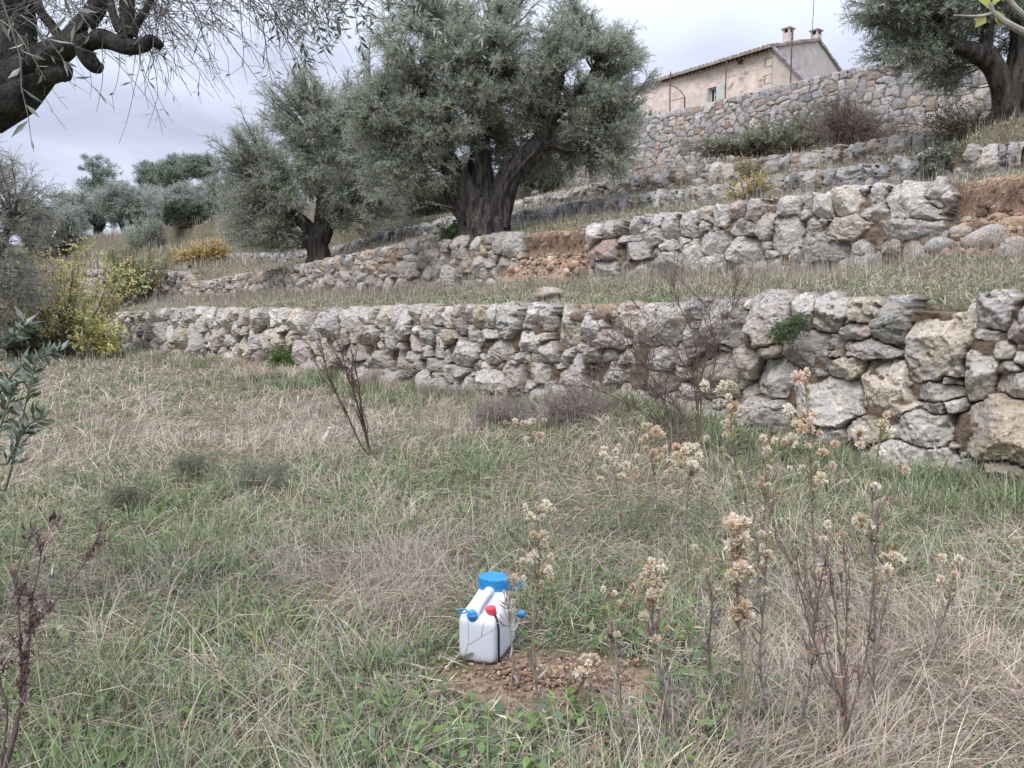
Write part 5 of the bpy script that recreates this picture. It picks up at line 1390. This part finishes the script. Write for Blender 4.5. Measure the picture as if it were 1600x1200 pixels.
fleabane("short weed with a flat fluff cluster above dry grass, nearest the frame edge", (1482, 876), (1478, 1040), 0, 11, .024, 609, .011, leaf_n=24, green=.2)
fleabane("fluffy weed before the bare brown shrub, the tallest of its clump", (1020, 672), (1018, 830), 0, 20, .06, 610, .0165, leaf_n=26, green=.2)
fleabane("weed with the most white puffs in the clump before the bare brown shrub", (1084, 706), (1064, 850), 0, 26, .075, 611, .0175, leaf_n=26, green=.3)
fleabane("low weed with small beige puffs at the outer side of the fluffy clump", (958, 706), (975, 845), 0, 22, .08, 612, .0135, leaf_n=26, green=.1)
fleabane("pale low weed of dry fluff in straw below the boulder wall", (826, 662), (842, 745), 0, 20, .07, 613, .016, leaf_n=20, green=.1)
fleabane("weed with rusty buds and white puffs leaning towards the green topped weed", (1195, 690), (1222, 960), 0, 12, .045, 614, .0125, leaf_n=40, green=.5)
fleabane("small weed with a soft blurred puff standing on the dug soil", (912, 1034), (918, 1110), 0, 5, .012, 615, .012, leaf_n=8, green=0)
fleabane("thin dark weed with shrivelled pods in front of the can's black cord", (801, 908), (800, 1080), 0, 16, .014, 616, .005, leaf_n=18, green=0)
fleabane("leafless grey weed with a few puffs beside the rusty twiggy weed at the frame bottom", (1300, 830), (1262, 1180), .05, 6, .03, 617, .008, leaf_n=60, green=0)
fleabane("grey withered weed with curled leaves standing just beyond the tight creamy column", (1105, 860), (1140, 1150), .15, 5, .03, 618, .007, leaf_n=60, green=0)
fleabane("grey withered weed with hooked leaves between the can's soil and the brownish column", (940, 930), (985, 1190), 0, 4, .03, 619, .006, leaf_n=60, green=0)
fleabane("spindly straw coloured weed rising past the boulder wall with a few high puffs", (480, 470), (500, 578), 0, 14, .10, 620, .02, leaf_n=16, green=.4)

def twiggy(name, label, cat, base, stems, seed, r=.006, tint=STEM_B, sub=7, sub_len=.25, fine=5, fine_len=.12, withered=0, pal=CURLP, twist=.06, rise=.45, group=None):
    """a bare branching plant; stems are lists of points already in the scene"""
    rng = np.random.default_rng(seed)
    root = thing(name, label, cat, base, group)
    g, gl = Geo(), Geo()
    allp = []
    for s in stems:
        s = [np.asarray(q, float) + (0 if i_ == 0 else 1) * rng.normal(0, .006 * np.linalg.norm(np.asarray(s[-1]) - np.asarray(s[0])), 3) for i_, q in enumerate(s)]
        P, R = add_tube(g, s, np.linspace(r, r * .3, len(s)), 6, n=18, tint=tint)
        k = rng.integers(4, 18, sub); d = unit(unit(P[np.minimum(k + 1, 17)] - P[k - 1]) + rise * rng.normal(size=(sub, 3)) + np.array([0, 0, .25]))
        Q = [P[k]]; L = sub_len * rng.uniform(.4, 1.2, (sub, 1)) / 5
        for q in range(5):
            d = unit(d + twist * 2 * rng.normal(size=d.shape) + np.array([0, 0, .06])); Q.append(Q[-1] + d * L)
        Q = np.stack(Q, 1)
        V, F = tubes(Q, np.broadcast_to(np.linspace(r * .45, r * .15, 6), (sub, 6)), 4, cap=False); g.add(V, F, tint)
        if fine:
            m = sub * fine; bi = np.repeat(np.arange(sub), fine); kk = rng.integers(1, 5, m)
            d = unit(unit(Q[bi, kk + 1] - Q[bi, kk]) + .8 * rng.normal(size=(m, 3)))
            W = [Q[bi, kk]]; L = fine_len * rng.uniform(.3, 1.2, (m, 1)) / 3
            for q in range(3):
                d = unit(d + .25 * rng.normal(size=d.shape)); W.append(W[-1] + d * L)
            W = np.stack(W, 1)
            V, F = tubes(W, np.broadcast_to(np.linspace(r * .2, r * .1, 4), (m, 4)), 3, cap=False); g.add(V, F, tint)
            allp.append(W.reshape(-1, 3))
        allp += [P[4:], Q.reshape(-1, 3)]
    if withered:
        A = np.vstack(allp); k = rng.integers(0, len(A), withered)
        ribbon_curls(rng, gl, A[k], rng.normal(size=(withered, 3)), .035, .009, pal)
    part(root, "branches", g, [MAT_TWIG])
    part(root, "withered_leaves", gl, [MAT_LEAF])
    return root
def P3(t, *pts): return [at(a, b_, t + (c_[0] if c_ else 0)) for a, b_, *c_ in pts]
# bare brown shrub against the boulder wall
t = 7.55; b = np.array([*at(1092, 690, t)[:2], 0.]); b[2] = gz(b[0], b[1])
twiggy("bare_shrub", "bare reddish brown shrub with fine twigs in front of the boulder wall", "shrub", b,
       [[b, *P3(t, (1090, 640), (1092, 600), (1060, 560), (1010, 500), (985, 468))], [b, *P3(t, (1088, 640), (1090, 590), (1085, 530), (1060, 470), (1050, 440))],
        [b, *P3(t, (1092, 620), (1110, 590), (1118, 550), (1112, 500), (1100, 465))], [b, *P3(t, (1060, 640), (1020, 590), (985, 545), (940, 515))],
        [b, *P3(t, (1068, 650), (1035, 620), (990, 585), (930, 575))], [b, *P3(t, (1050, 670), (1000, 640), (950, 615), (905, 600))], [b, *P3(t, (1064, 690), (1048, 650), (1020, 590), (1008, 540))],
        [b, *P3(t, (1094, 640), (1098, 580), (1130, 520), (1150, 470))]],
       621, .0085, (.17, .12, .105), sub=22, sub_len=.5, fine=11, fine_len=.2, rise=.6)
t = 7.75; b = np.array([*at(580, 724, t)[:2], 0.]); b[2] = gz(b[0], b[1])
twiggy("bare_shrub", "bare dark brown shrub with two leaning stems standing alone in the straw", "shrub", b,
       [[b, *P3(t, (560, 690), (540, 640), (520, 600), (505, 560))], [b, *P3(t, (572, 680), (556, 625), (545, 590), (530, 540))], [b, *P3(t, (574, 690), (565, 640), (560, 600), (556, 570))]],
       622, .011, (.11, .07, .062), sub=16, sub_len=.32, fine=9, fine_len=.10, withered=160, pal=[(.15, .095, .085), (.2, .13, .11)], rise=.4)
# rusty twiggy weed at the bottom right
t = 2.42; b = np.array([*at(1312, 1215, t)[:2], 0.]); b[2] = gz(b[0], b[1])
twiggy("twiggy_weed", "rusty brown twiggy weed fanning up from the frame bottom", "weed", b,
       [[b, *P3(t, (1318, 1120), (1322, 1060), (1324, 960), (1322, 880))], [b, *P3(t, (1318, 1110), (1290, 1060), (1262, 970), (1240, 890), (1218, 840))],
        [b, *P3(t, (1318, 1110), (1310, 1030), (1300, 930), (1290, 880))], [b, *P3(t, (1330, 1110), (1350, 1030), (1362, 930), (1372, 850), (1375, 800))], [b, *P3(t, (1318, 1120), (1296, 1040), (1272, 950), (1248, 900))]],
       623, .0046, (.2, .15, .13), sub=11, sub_len=.16, fine=4, fine_len=.06, withered=320, pal=[(.22, .15, .12, 2), (.3, .24, .2, 2), (.33, .19, .11, 1)], rise=.25)
# purple brown dead dock at the bottom left
t = 2.3; b = np.array([*at(-6, 1230, t)[:2], 0.]); b[2] = gz(b[0], b[1])
twiggy("dead_dock", "purplish brown dead stalk with clumped seeds in the lower corner", "weed", b,
       [[b, *P3(t, (22, 1150), (35, 1060), (48, 990), (90, 940), (140, 870), (158, 815))], [b, *P3(t, (28, 1120), (34, 1010), (30, 900), (46, 850))], [b, *P3(t, (10, 1120), (-2, 1060), (-20, 1000), (-30, 960))], [b, *P3(t, (34, 1060), (44, 960), (60, 900), (66, 840))]],
       624, .0050, (.17, .115, .115), sub=8, sub_len=.1, fine=4, fine_len=.04, withered=420, pal=[(.14, .085, .075, 2), (.2, .135, .12, 1)], rise=.3)
# pale forking fennel stalks in the near grass
for j, (lab, pts, sd) in enumerate([("pale green forked fennel stalk leaning over the near grass, tallest of its group", [[(430, 1230), (415, 1130), (400, 1060), (372, 1000), (330, 950)], [(425, 1180), (404, 1080), (440, 1040), (470, 1000), (500, 950)]], 625),
        ("thin yellowish fennel stalk crossing low in the near grass, beside the paler forked one", [[(495, 1230), (470, 1130), (452, 1060), (446, 1000), (470, 960), (520, 930)], [(450, 1060), (420, 1020), (378, 975)]], 626),
        ("slender dry straw stalk with a forked top, between the dead dock and the fennel", [[(96, 1210), (92, 1120), (72, 1070), (66, 1010)], [(92, 1120), (110, 1060), (150, 1020)]], 627),
        ("straight pale stalk branching in front of the can's lower corner", [[(700, 1080), (722, 1035), (732, 1008), (731, 966), (724, 945)], [(732, 1008), (760, 990), (786, 976)], [(752, 994), (758, 962)]], 628),
        ("thin grey stalk rising out of the grass, left of the can", [[(560, 1100), (572, 1000), (596, 930), (620, 880)], [(578, 990), (560, 950), (556, 910)]], 629),
        ("long arched straw stalk lying across the grass near the frame edge", [[(1428, 975), (1450, 955), (1500, 948), (1560, 950), (1620, 962)], [(1470, 951), (1490, 930), (1530, 915)]], 630)]):
    t = 2.35 if j < 3 else (3.02 if j == 3 else (3.0 if j == 4 else 3.6))
    b = np.array([*at(*pts[0][0], t)[:2], 0.]); b[2] = gz(b[0], b[1])
    st = [[at(a, c_, t) for a, c_ in q] for q in pts]
    st[0][0] = b
    twiggy("dry_stalk", lab, "weed", b, st, sd, .0028 if j != 3 else .0014, [(.36, .38, .27), (.42, .36, .17), (.46, .39, .28), (.14, .13, .1), (.33, .31, .26), (.5, .46, .38)][j], sub=4 if j != 3 else 1, sub_len=.18 if j != 3 else .04, fine=2 if j != 3 else 0, fine_len=.08, rise=.3, group="stalks in the near grass")
# bleached broken stump in the straw
b = ground_at(508, 694)
g = Geo(); add_tube(g, [b + np.array([-.05, 0, -.03]), b + np.array([0, 0, .06]), b + np.array([.05, .0, .15]), b + np.array([.06, 0, .19])], [.05, .035, .022, .03], 10, n=16, tint=(.66, .62, .54), warp=gnarl(.25, 3, 3))
add_tube(g, [b + np.array([.045, 0, .13]), b + np.array([.10, .02, .11])], [.014, .008], 6, tint=(.6, .55, .48))
tag(link("broken_stick", g.mesh("broken_stick", [MAT_TWIG], b, True), b), "bleached broken stick poking out of the straw", "stick")
# young olive shoots at the left edge
t = 1.95; b = np.array([*at(-40, 960, t)[:2], 0.]); b[2] = gz(b[0], b[1])
root = thing("olive_shoot", "slender olive shoots with grey green leaves at the frame edge, in front of the field", "olive shoot", b)
rng = np.random.default_rng(640); gb, gl = Geo(), Geo()
stems = [[b, *P3(t, (-12, 830), (10, 760), (30, 680), (45, 610), (56, 572))], [b, *P3(t, (-30, 760), (-15, 650), (20, 585), (60, 560), (92, 548))], [b, *P3(t, (-40, 700), (-30, 600), (-5, 540), (28, 520), (40, 505))], [b, *P3(t, (-14, 800), (14, 720), (40, 670), (66, 650))], [b, *P3(t, (-40, 800), (-10, 700), (10, 640), (24, 600))]]
for s in stems:
    P, R = add_tube(gb, s, np.linspace(.005, .0014, len(s)), 6, n=40, tint=(.14, .13, .11))
    k = np.repeat(np.arange(19, 40), 3); T = unit(P[np.minimum(k + 1, 39)] - P[k - 1]); sd_ = unit(np.cross(T, rng.normal(size=T.shape)))
    D = unit(T * rng.uniform(.3, 1, (len(k), 1)) + sd_ * .8)
    V, F = leaf_quads(P[k] + .004 * rng.normal(size=T.shape), D, rng.normal(size=T.shape) + np.array([0, -.5, .5]), rng.uniform(.028, .05, len(k)), rng.uniform(.007, .012, len(k)))
    gl.add(V, F, pick(rng, [(.08, .115, .065, 3), (.12, .155, .095, 2), (.2, .24, .18, 1)], len(k)))
part(root, "stems", gb, [MAT_TWIG]); part(root, "leaves", gl, [MAT_OLIVE])
# fig twig hanging in at the upper right
t = 2.0; b = np.array([2.6, 2.0, gz(2.6, 2.0)])
root = thing("fig_tree", "young fig whose pale twig with yellow green leaves pokes into the upper corner", "fig tree", b)
gb, gl = Geo(), Geo()
add_tube(gb, [b - np.array([0, 0, .05]), b + np.array([0, 0, .9]), b + np.array([-.15, 0, 1.6])] + P3(t, (2180, 140), (1960, 112), (1760, 90), (1640, 66), (1600, 50), (1570, 34), (1552, 20), (1548, 4)), [.022, .019, .017, .015, .013, .011, .010, .009, .008, .006, .005], 8, tint=(.36, .33, .28))
add_tube(gb, P3(t, (1650, 60, .05), (1600, 24, .05), (1578, 0, .05), (1560, -40, .05)), [.008, .007, .006, .004], 8, tint=(.36, .33, .28))
add_tube(gb, P3(t, (1552, 20), (1530, 25), (1490, 24)), [.004, .003, .002], 6, tint=(.4, .37, .31))
for (a, c_, dx, dz, ln, wd, tn) in ((1552, 8, .3, 1.0, .05, .035, (.46, .46, .12)), (1545, 14, -.4, .8, .06, .045, (.42, .45, .12)), (1556, 16, .3, -.6, .045, .035, (.5, .45, .15)), (1540, 20, -.3, -.5, .04, .03, (.45, .42, .15)), (1520, 2, -.4, .8, .05, .035, (.3, .38, .13)), (1566, 2, .2, .9, .05, .035, (.35, .42, .12))):
    V, F = leaf_quads(np.array([at(a, c_, t)]), np.array([[dx, .1, dz]]), np.array([[.2, -1, .3]]), np.array([ln]), np.array([wd])); gl.add(V, F, tn)
part(root, "stem", gb, [MAT_TWIG]); part(root, "leaves", gl, [MAT_LEAF])
# a mullein-like rosette of dark green leaves by the weeds
for lab, px_, py_, sd in (("dark green leafy rosette shaded by the grey withered weeds, beyond the dug soil", 1085, 1040, 651), ("low green thistle rosette in the near grass, close to the frame bottom", 1100, 1160, 652)):
    b = ground_at(px_, py_); rng = np.random.default_rng(sd); n = 26
    root = thing("leaf_rosette", lab, "plant", b); g = Geo()
    a = rng.uniform(0, 2 * pi, n); el = rng.uniform(.1, .9, n)
    D = np.stack([np.cos(a) * np.cos(el), np.sin(a) * np.cos(el), np.sin(el)], -1)
    V, F = leaf_quads(np.tile(b + np.array([0, 0, .01]), (n, 1)), D, np.stack([-np.cos(a), -np.sin(a), 1 + 0 * a], -1), rng.uniform(.06, .13, n), rng.uniform(.02, .032, n)); g.add(V, F, pick(rng, [(.07, .13, .055), (.10, .16, .07), (.1, .15, .1)], n))
    part(root, "leaves", g, [MAT_LEAF])
# scattered small rocks in the grass
rng = np.random.default_rng(661)
for px_, py_, r, lab in ((610, 1090, .03, "small pale stone in the grass below the can"), (525, 800, .05, "small grey stone half hidden in straw at mid field"), (30, 1178, .045, "flat pale stone in the grass, lower corner")):
    p = ground_at(px_, py_); g = Geo(); boulder(g, p + np.array([0, 0, r * .4]), r, rng, (.5, .46, .4), .6)
    tag(link("loose_stone", g.mesh("loose_stone", [MAT_STONE], p, True), p), lab, "stone")
# ---------------------------------------------------------------- farmhouse above the tall wall
MAT_PLASTER = tint_material("ochre_rubble_plaster", .9, .14, 3.5, .3)
MAT_RENDER = tint_material("grey_cement_render", .9, .12, 2.0, .15)
MAT_TILE = tint_material("old_clay_tile", .85, .3, 5, .2)
MAT_METAL = tint_material("rusty_iron", .7, .3, 12)
MAT_PAINT = tint_material("pale_shutter_paint", .6, .06, 6)
MAT_DARK = tint_material("dark_glass", .15, .05, 5)
def hp(s, c, z):
    x, y = to_xy(s, c); return np.array([float(x), float(y), float(z)])
def sbox(g, s0, s1, c0, c1, z0, z1, tint):
    V = [hp(s, c, z) for z in (z0, z1) for s, c in ((s0, c0), (s1, c0), (s1, c1), (s0, c1))]
    g.add(V, np.array([[0, 1, 2, 3], [7, 6, 5, 4], [1, 0, 4, 5], [2, 1, 5, 6], [3, 2, 6, 7], [0, 3, 7, 4]])[:, ::-1], tint)
HC = 28.0; hs0 = on_c(1207, 72, HC)[0]; EAVE = on_c(1207, 74, HC)[1]; hs1 = hs0 + 15
HZ = 8.4; RIDGE_C, BACK_C = 31.3, 34.6; RIDGE_Z = EAVE + .95; BACK_Z = EAVE - .7
house = thing("farmhouse", "long ochre stone farmhouse with tiled roof standing above the tall wall", "house", hp((hs0 + hs1) / 2, 31, HZ))
OCH = (.74, .62, .53)
# walls: long facade with an opening for the window, gable end, back
ws0, wz0 = on_c(1119, 158, HC); ws1, wz1 = on_c(1107, 138, HC)
wz0, wz1 = min(wz0, wz1), max(wz0, wz1)
g = Geo()
th = .4
for (a, b_, z0, z1) in ((hs0, ws0, HZ, EAVE), (ws1, hs1, HZ, EAVE), (ws0, ws1, HZ, wz0), (ws0, ws1, wz1, EAVE)):
    sbox(g, a, b_, HC, HC + th, z0, z1, OCH)
sbox(g, hs0, hs1, BACK_C - th, BACK_C, HZ, BACK_Z, OCH)
WALL_G = g
# rubble stones showing through the plaster
rng = np.random.default_rng(71)
for k in range(170):
    s = rng.uniform(hs0 + .2, hs0 + 9); z = rng.uniform(HZ + .8, EAVE - .25)
    if ws0 - .35 < s < ws1 + 1.0 and wz0 - .3 < z < wz1 + .3: continue
    r = rng.uniform(.05, .13); n = 8; a = np.linspace(0, 2 * pi, n, endpoint=False)
    rr = r * rng.uniform(.75, 1.15, n)
    V = np.array([hp(s + math.cos(q) * w_ * 1.3, HC - .012, z + math.sin(q) * w_ * .8) for q, w_ in zip(a, rr)] + [hp(s + math.cos(q) * w_ * 1.3, HC + .02, z + math.sin(q) * w_ * .8) for q, w_ in zip(a, rr)])
    g.add(V, [np.arange(n)[None], np.stack([np.arange(n), (np.arange(n) + 1) % n, (np.arange(n) + 1) % n + n, np.arange(n) + n], -1)], pick(rng, [(.68, .55, .46), (.72, .61, .52), (.63, .51, .43)], 1)[0])
part(house, "wall", g, [MAT_PLASTER])
g = Geo()
for k in range(9):
    z = HZ + 1.0 + k * .33; w_ = .42 if k % 2 else .26
    if z + .3 < EAVE: sbox(g, hs0 - .01, hs0 + w_, HC - .02, HC + .1, z, z + .3, (.68, .58, .49))
part(house, "cornerstones", g, [MAT_PLASTER])
g = Geo()
GREYR = (.55, .50, .46)
prof_ = [(HC + .0, HZ), (BACK_C, HZ), (BACK_C, BACK_Z), (RIDGE_C, RIDGE_Z), (HC, EAVE)]
V = [hp(hs0 + o, c, z) for o in (.0, .35) for c, z in prof_]
V = [np.array(v) for v in V]
g.add(V, [np.array([[0, 1, 2, 3, 4]])[:, ::-1], np.array([[5, 6, 7, 8, 9]]), np.array([[0, 1, 6, 5], [1, 2, 7, 6], [2, 3, 8, 7], [3, 4, 9, 8], [4, 0, 5, 9]])], GREYR)
part(house, "gable_wall", g, [MAT_RENDER])
# roof of round tiles
def tile_slope(g, c0, z0, c1, z1, s0, s1, lift=.05):
    ns = int((s1 - s0) / .05); nc = 14
    s = np.linspace(s0, s1, ns); u = np.linspace(0, 1, nc)
    S_, U = np.meshgrid(s, u, indexing='ij')
    wave = np.abs(np.sin(S_ / .21 * pi)) * .085 + .02 * (np.floor(U * 9) % 2) + .012 * _hash(np.floor(S_ / .21).astype(int), np.floor(U * 9).astype(int), np.zeros_like(S_, int), 5)
    C_ = c0 + (c1 - c0) * U; Zt = z0 + (z1 - z0) * U + lift + wave
    x, y = to_xy(S_, C_)
    top = np.stack([x, y, Zt], -1); bot = np.stack([x, y, Zt - wave - .06], -1)
    idx = np.arange(ns * nc).reshape(ns, nc); F = np.stack([idx[:-1, :-1], idx[1:, :-1], idx[1:, 1:], idx[:-1, 1:]], -1).reshape(-1, 4)
    t = pick(np.random.default_rng(3), [(.40, .33, .28, 2), (.36, .27, .21, 1), (.33, .31, .29, 2)], len(F), .2, .02)
    g.add(top.reshape(-1, 3), F, t); g.add(bot.reshape(-1, 3), F[:, ::-1], (.33, .29, .26))
    m = len(idx)
    for e in (idx[:, 0], idx[:, -1], idx[0], idx[-1]):
        n = len(e); V = np.vstack([top.reshape(-1, 3)[e], bot.reshape(-1, 3)[e]]); k = np.arange(n - 1)
        g.add(V, np.stack([k, k + 1, k + 1 + n, k + n], -1), (.36, .31, .27))
g = Geo()
k1 = (RIDGE_Z - EAVE) / (RIDGE_C - HC); k2 = (RIDGE_Z - BACK_Z) / (BACK_C - RIDGE_C)
tile_slope(g, HC - .35, EAVE - .35 * k1 + .02, RIDGE_C, RIDGE_Z, hs0 - .08, hs1 + .2)
tile_slope(g, RIDGE_C, RIDGE_Z, BACK_C + .3, BACK_Z - .3 * k2 + .02, hs0 - .08, hs1 + .2)
roof = part(house, "roof", g, [MAT_TILE])
g = Geo()
for k in range(int((hs1 - hs0) / .2)):   # row of half round tiles under the eave
    s = hs0 + .1 + k * .2
    V, F = tubes(np.array([[hp(s, HC - .22, EAVE - .09), hp(s, HC + .05, EAVE - .07)]]), np.full((1, 2), .075), 8); g.add(V, F, (.42, .36, .3))
part(house, "tiled_cornice", g, [MAT_TILE])
def chimney(px_, cpos, w_, h, label, seed):
    s = hs0 + w_; zb_ = RIDGE_Z - .45
    g = Geo(); q = .165
    sbox(g, s - q, s + q, cpos - q, cpos + q, zb_, zb_ + h, (.62, .54, .49))
    ch = part(house, "chimney", g, [MAT_RENDER], label=label)
    g = Geo()
    for ds, dc in ((-1, -1), (1, -1), (1, 1), (-1, 1)):
        sbox(g, s + ds * .12 - .04, s + ds * .12 + .04, cpos + dc * .12 - .04, cpos + dc * .12 + .04, zb_ + h, zb_ + h + .16, (.58, .5, .45))
    sbox(g, s - .215, s + .215, cpos - .215, cpos + .215, zb_ + h + .16, zb_ + h + .21, (.36, .3, .27))
    sbox(g, s - .11, s + .11, cpos - .11, cpos + .11, zb_ + h + .002, zb_ + h + .13, (.03, .028, .026))
    o = link("chimney_cap", g.mesh("chimney_cap", [MAT_RENDER], tuple(house.location)), parent=ch)
chimney(1234, RIDGE_C - .9, .85, .78, 'pale chimney with a ragged flat cap, nearer the long facade', 1)
chimney(1270, RIDGE_C + .35, .30, .82, 'chimney standing at the gable peak', 2)
# lean-to against the gable
g = Geo(); zl = on_c(1250, 120, HC)[1]; sl = on_c(1250, 120, HC)[0]
kk = (EAVE - zl) / (hs0 - sl); se = hs0 - 2.2; ze = EAVE - kk * 2.2
V = [hp(s, c, z) for c in (HC + .02, HC + .5) for s, z in ((hs0 - .002, HZ - .4), (hs0 - .002, EAVE - .05), (se, ze), (se, HZ - .4))]
g.add(V, np.array([[0, 1, 2, 3], [7, 6, 5, 4], [0, 4, 5, 1], [1, 5, 6, 2], [2, 6, 7, 3]]), (.6, .52, .44))
lt = part(house, "lean_to", g, [MAT_RENDER])
g = Geo()
V = [hp(s, c, z) for c in (HC - .12, HC + .6) for s, z in ((hs0 - .01, EAVE - .03), (hs0 - .01, EAVE + .07), (se - .1, ze - .02), (se - .1, ze - .12))]
g.add(V, np.array([[0, 1, 2, 3], [7, 6, 5, 4], [0, 4, 5, 1], [1, 5, 6, 2], [2, 6, 7, 3], [3, 7, 4, 0]]), (.27, .24, .23))
link("lean_to_roof", g.mesh("lean_to_roof", [MAT_TILE], tuple(house.location)), parent=lt)
# window, its frame and shutter, small vent
g = Geo(); sbox(g, ws0, ws1, HC + .22, HC + .24, wz0, wz1, (.05, .055, .065)); win = part(house, "window", g, [MAT_DARK])
g = Geo(); fw = .05
for a, b_, z0, z1 in ((ws0 - .02, ws0 + fw, wz0, wz1), (ws1 - fw, ws1 + .02, wz0, wz1), (ws0 + fw, ws1 - fw, wz1 - fw, wz1), (ws0 + fw, ws1 - fw, wz0, wz0 + fw), ((ws0 + ws1) / 2 - .02, (ws0 + ws1) / 2 + .02, wz0 + fw, wz1 - fw), (ws0 + fw, (ws0 + ws1) / 2 - .02, (wz0 + wz1) / 2 - .02, (wz0 + wz1) / 2 + .02)):
    sbox(g, a, b_, HC + .16, HC + .21, z0, z1, (.6, .62, .6))
link("window_frame", g.mesh("window_frame", [MAT_PAINT], tuple(house.location)), parent=win)
for a, b_, lab in ((ws0 - .42, ws0 - .03, "pale green louvred shutter folded back"), (ws1 + .03, ws1 + .16, None)):
    g = Geo(); sbox(g, a, b_, HC - .05, HC - .015, wz0 - .02, wz1 + .02, (.60, .63, .60))
    for k in range(6):
        zz = wz0 + (wz1 - wz0) * (k + .5) / 6; sbox(g, a + .05, b_ - .05, HC - .062, HC - .05, zz - .03, zz + .02, (.64, .66, .63))
    o = part(house, "shutter", g, [MAT_PAINT])
    if lab: o['label'] = lab
g = Geo(); vs, vz = on_c(1157, 97, HC); sbox(g, vs - .13, vs + .13, HC - .01, HC + .02, vz - .1, vz + .12, (.12, .09, .075)); part(house, "air_vent", g, [MAT_DARK])
# aerial on the ridge
b = hp(hs0 + .35, RIDGE_C + .1, RIDGE_Z - .1)
mast = thing("roof_aerial", "thin leaning television aerial above the chimneys", "aerial", b)
g = Geo(); tp = b + np.array([.05, 0, 2.3]); add_tube(g, [b, tp], .018, 6, n=4, tint=(.3, .3, .31)); part(mast, "mast", g, [MAT_METAL])
g = Geo(); add_tube(g, [tp + np.array([-.55, 0, -.25]), tp + np.array([.5, .1, -.15])], .012, 5, n=4, tint=(.35, .35, .36))
for k in range(9):
    q = tp + np.array([-.5 + k * .12, .01 * k, -.25 + k * .012]); add_tube(g, [q - np.array([.0, .28, .12]), q + np.array([.0, .28, .12])], .006, 4, n=4, tint=(.35, .35, .36))
part(mast, "antenna", g, [MAT_METAL])
# iron poles and arch on the terrace between wall and house
for px_, y0, y1, C, lab in ((1238, 46, 130, 23.6, "rusty iron pole standing on the tall wall in front of the lean-to"), (1135, 92, 160, 25.2, "rusty iron pole in front of the facade, next to the shuttered window")):
    s, z1 = on_c(px_, y0, C); x, y = to_xy(s, C); b = np.array([float(x), float(y), gz(x, y) - .1])
    g = Geo(); add_tube(g, [b, np.array([b[0], b[1], z1])], .024, 8, n=4, tint=(.16, .10, .08)); 
    sbox(g, s - .06, s + .06, C - .06, C + .06, b[2] + .1, b[2] + .14, (.14, .09, .07))
    tag(link("iron_pole", g.mesh("iron_pole", [MAT_METAL], b), b), lab, "pole", "iron poles below the farmhouse")
C = 25.2
def ip(px_, py_): 
    s, z = on_c(px_, py_, C); x, y = to_xy(s, C); return np.array([float(x), float(y), z])
b = ip(1047, 172); arch = thing("iron_arch", "rusty iron pergola arch at the end of the farmhouse terrace", "pergola", b)
g = Geo(); add_tube(g, [b - np.array([0, 0, .6]), ip(1047, 140), ip(1048, 112)], .024, 8, n=8, tint=(.16, .1, .08)); part(arch, "post", g, [MAT_METAL])
g = Geo(); q = ip(1070, 152); add_tube(g, [np.array([q[0], q[1], b[2] - .6]), q], .03, 8, n=4, tint=(.16, .1, .08)); part(arch, "post", g, [MAT_METAL])
g = Geo(); add_tube(g, [ip(1047, 133), ip(1057, 137), ip(1066, 145), q], .02, 8, n=12, tint=(.16, .1, .08)); add_tube(g, [ip(1047, 158), ip(1060, 155), q], .014, 6, n=8, tint=(.16, .1, .08)); part(arch, "arched_bar", g, [MAT_METAL])
# ruined pier behind the huge olive
b = gp(832, 33); g = Geo(); rng = np.random.default_rng(91)
for k in range(9):
    boulder(g, b + np.array([rng.uniform(-.25, .25), rng.uniform(-.1, .1), .2 + k * .2]), .26, rng, pick(rng, [(.46, .43, .39), (.4, .37, .34)], 1)[0], .6)
tag(link("stone_pier", g.mesh("stone_pier", [MAT_STONE_UP], b, True), b), "ragged stone pier in shade just behind the huge olive", "stone pier")
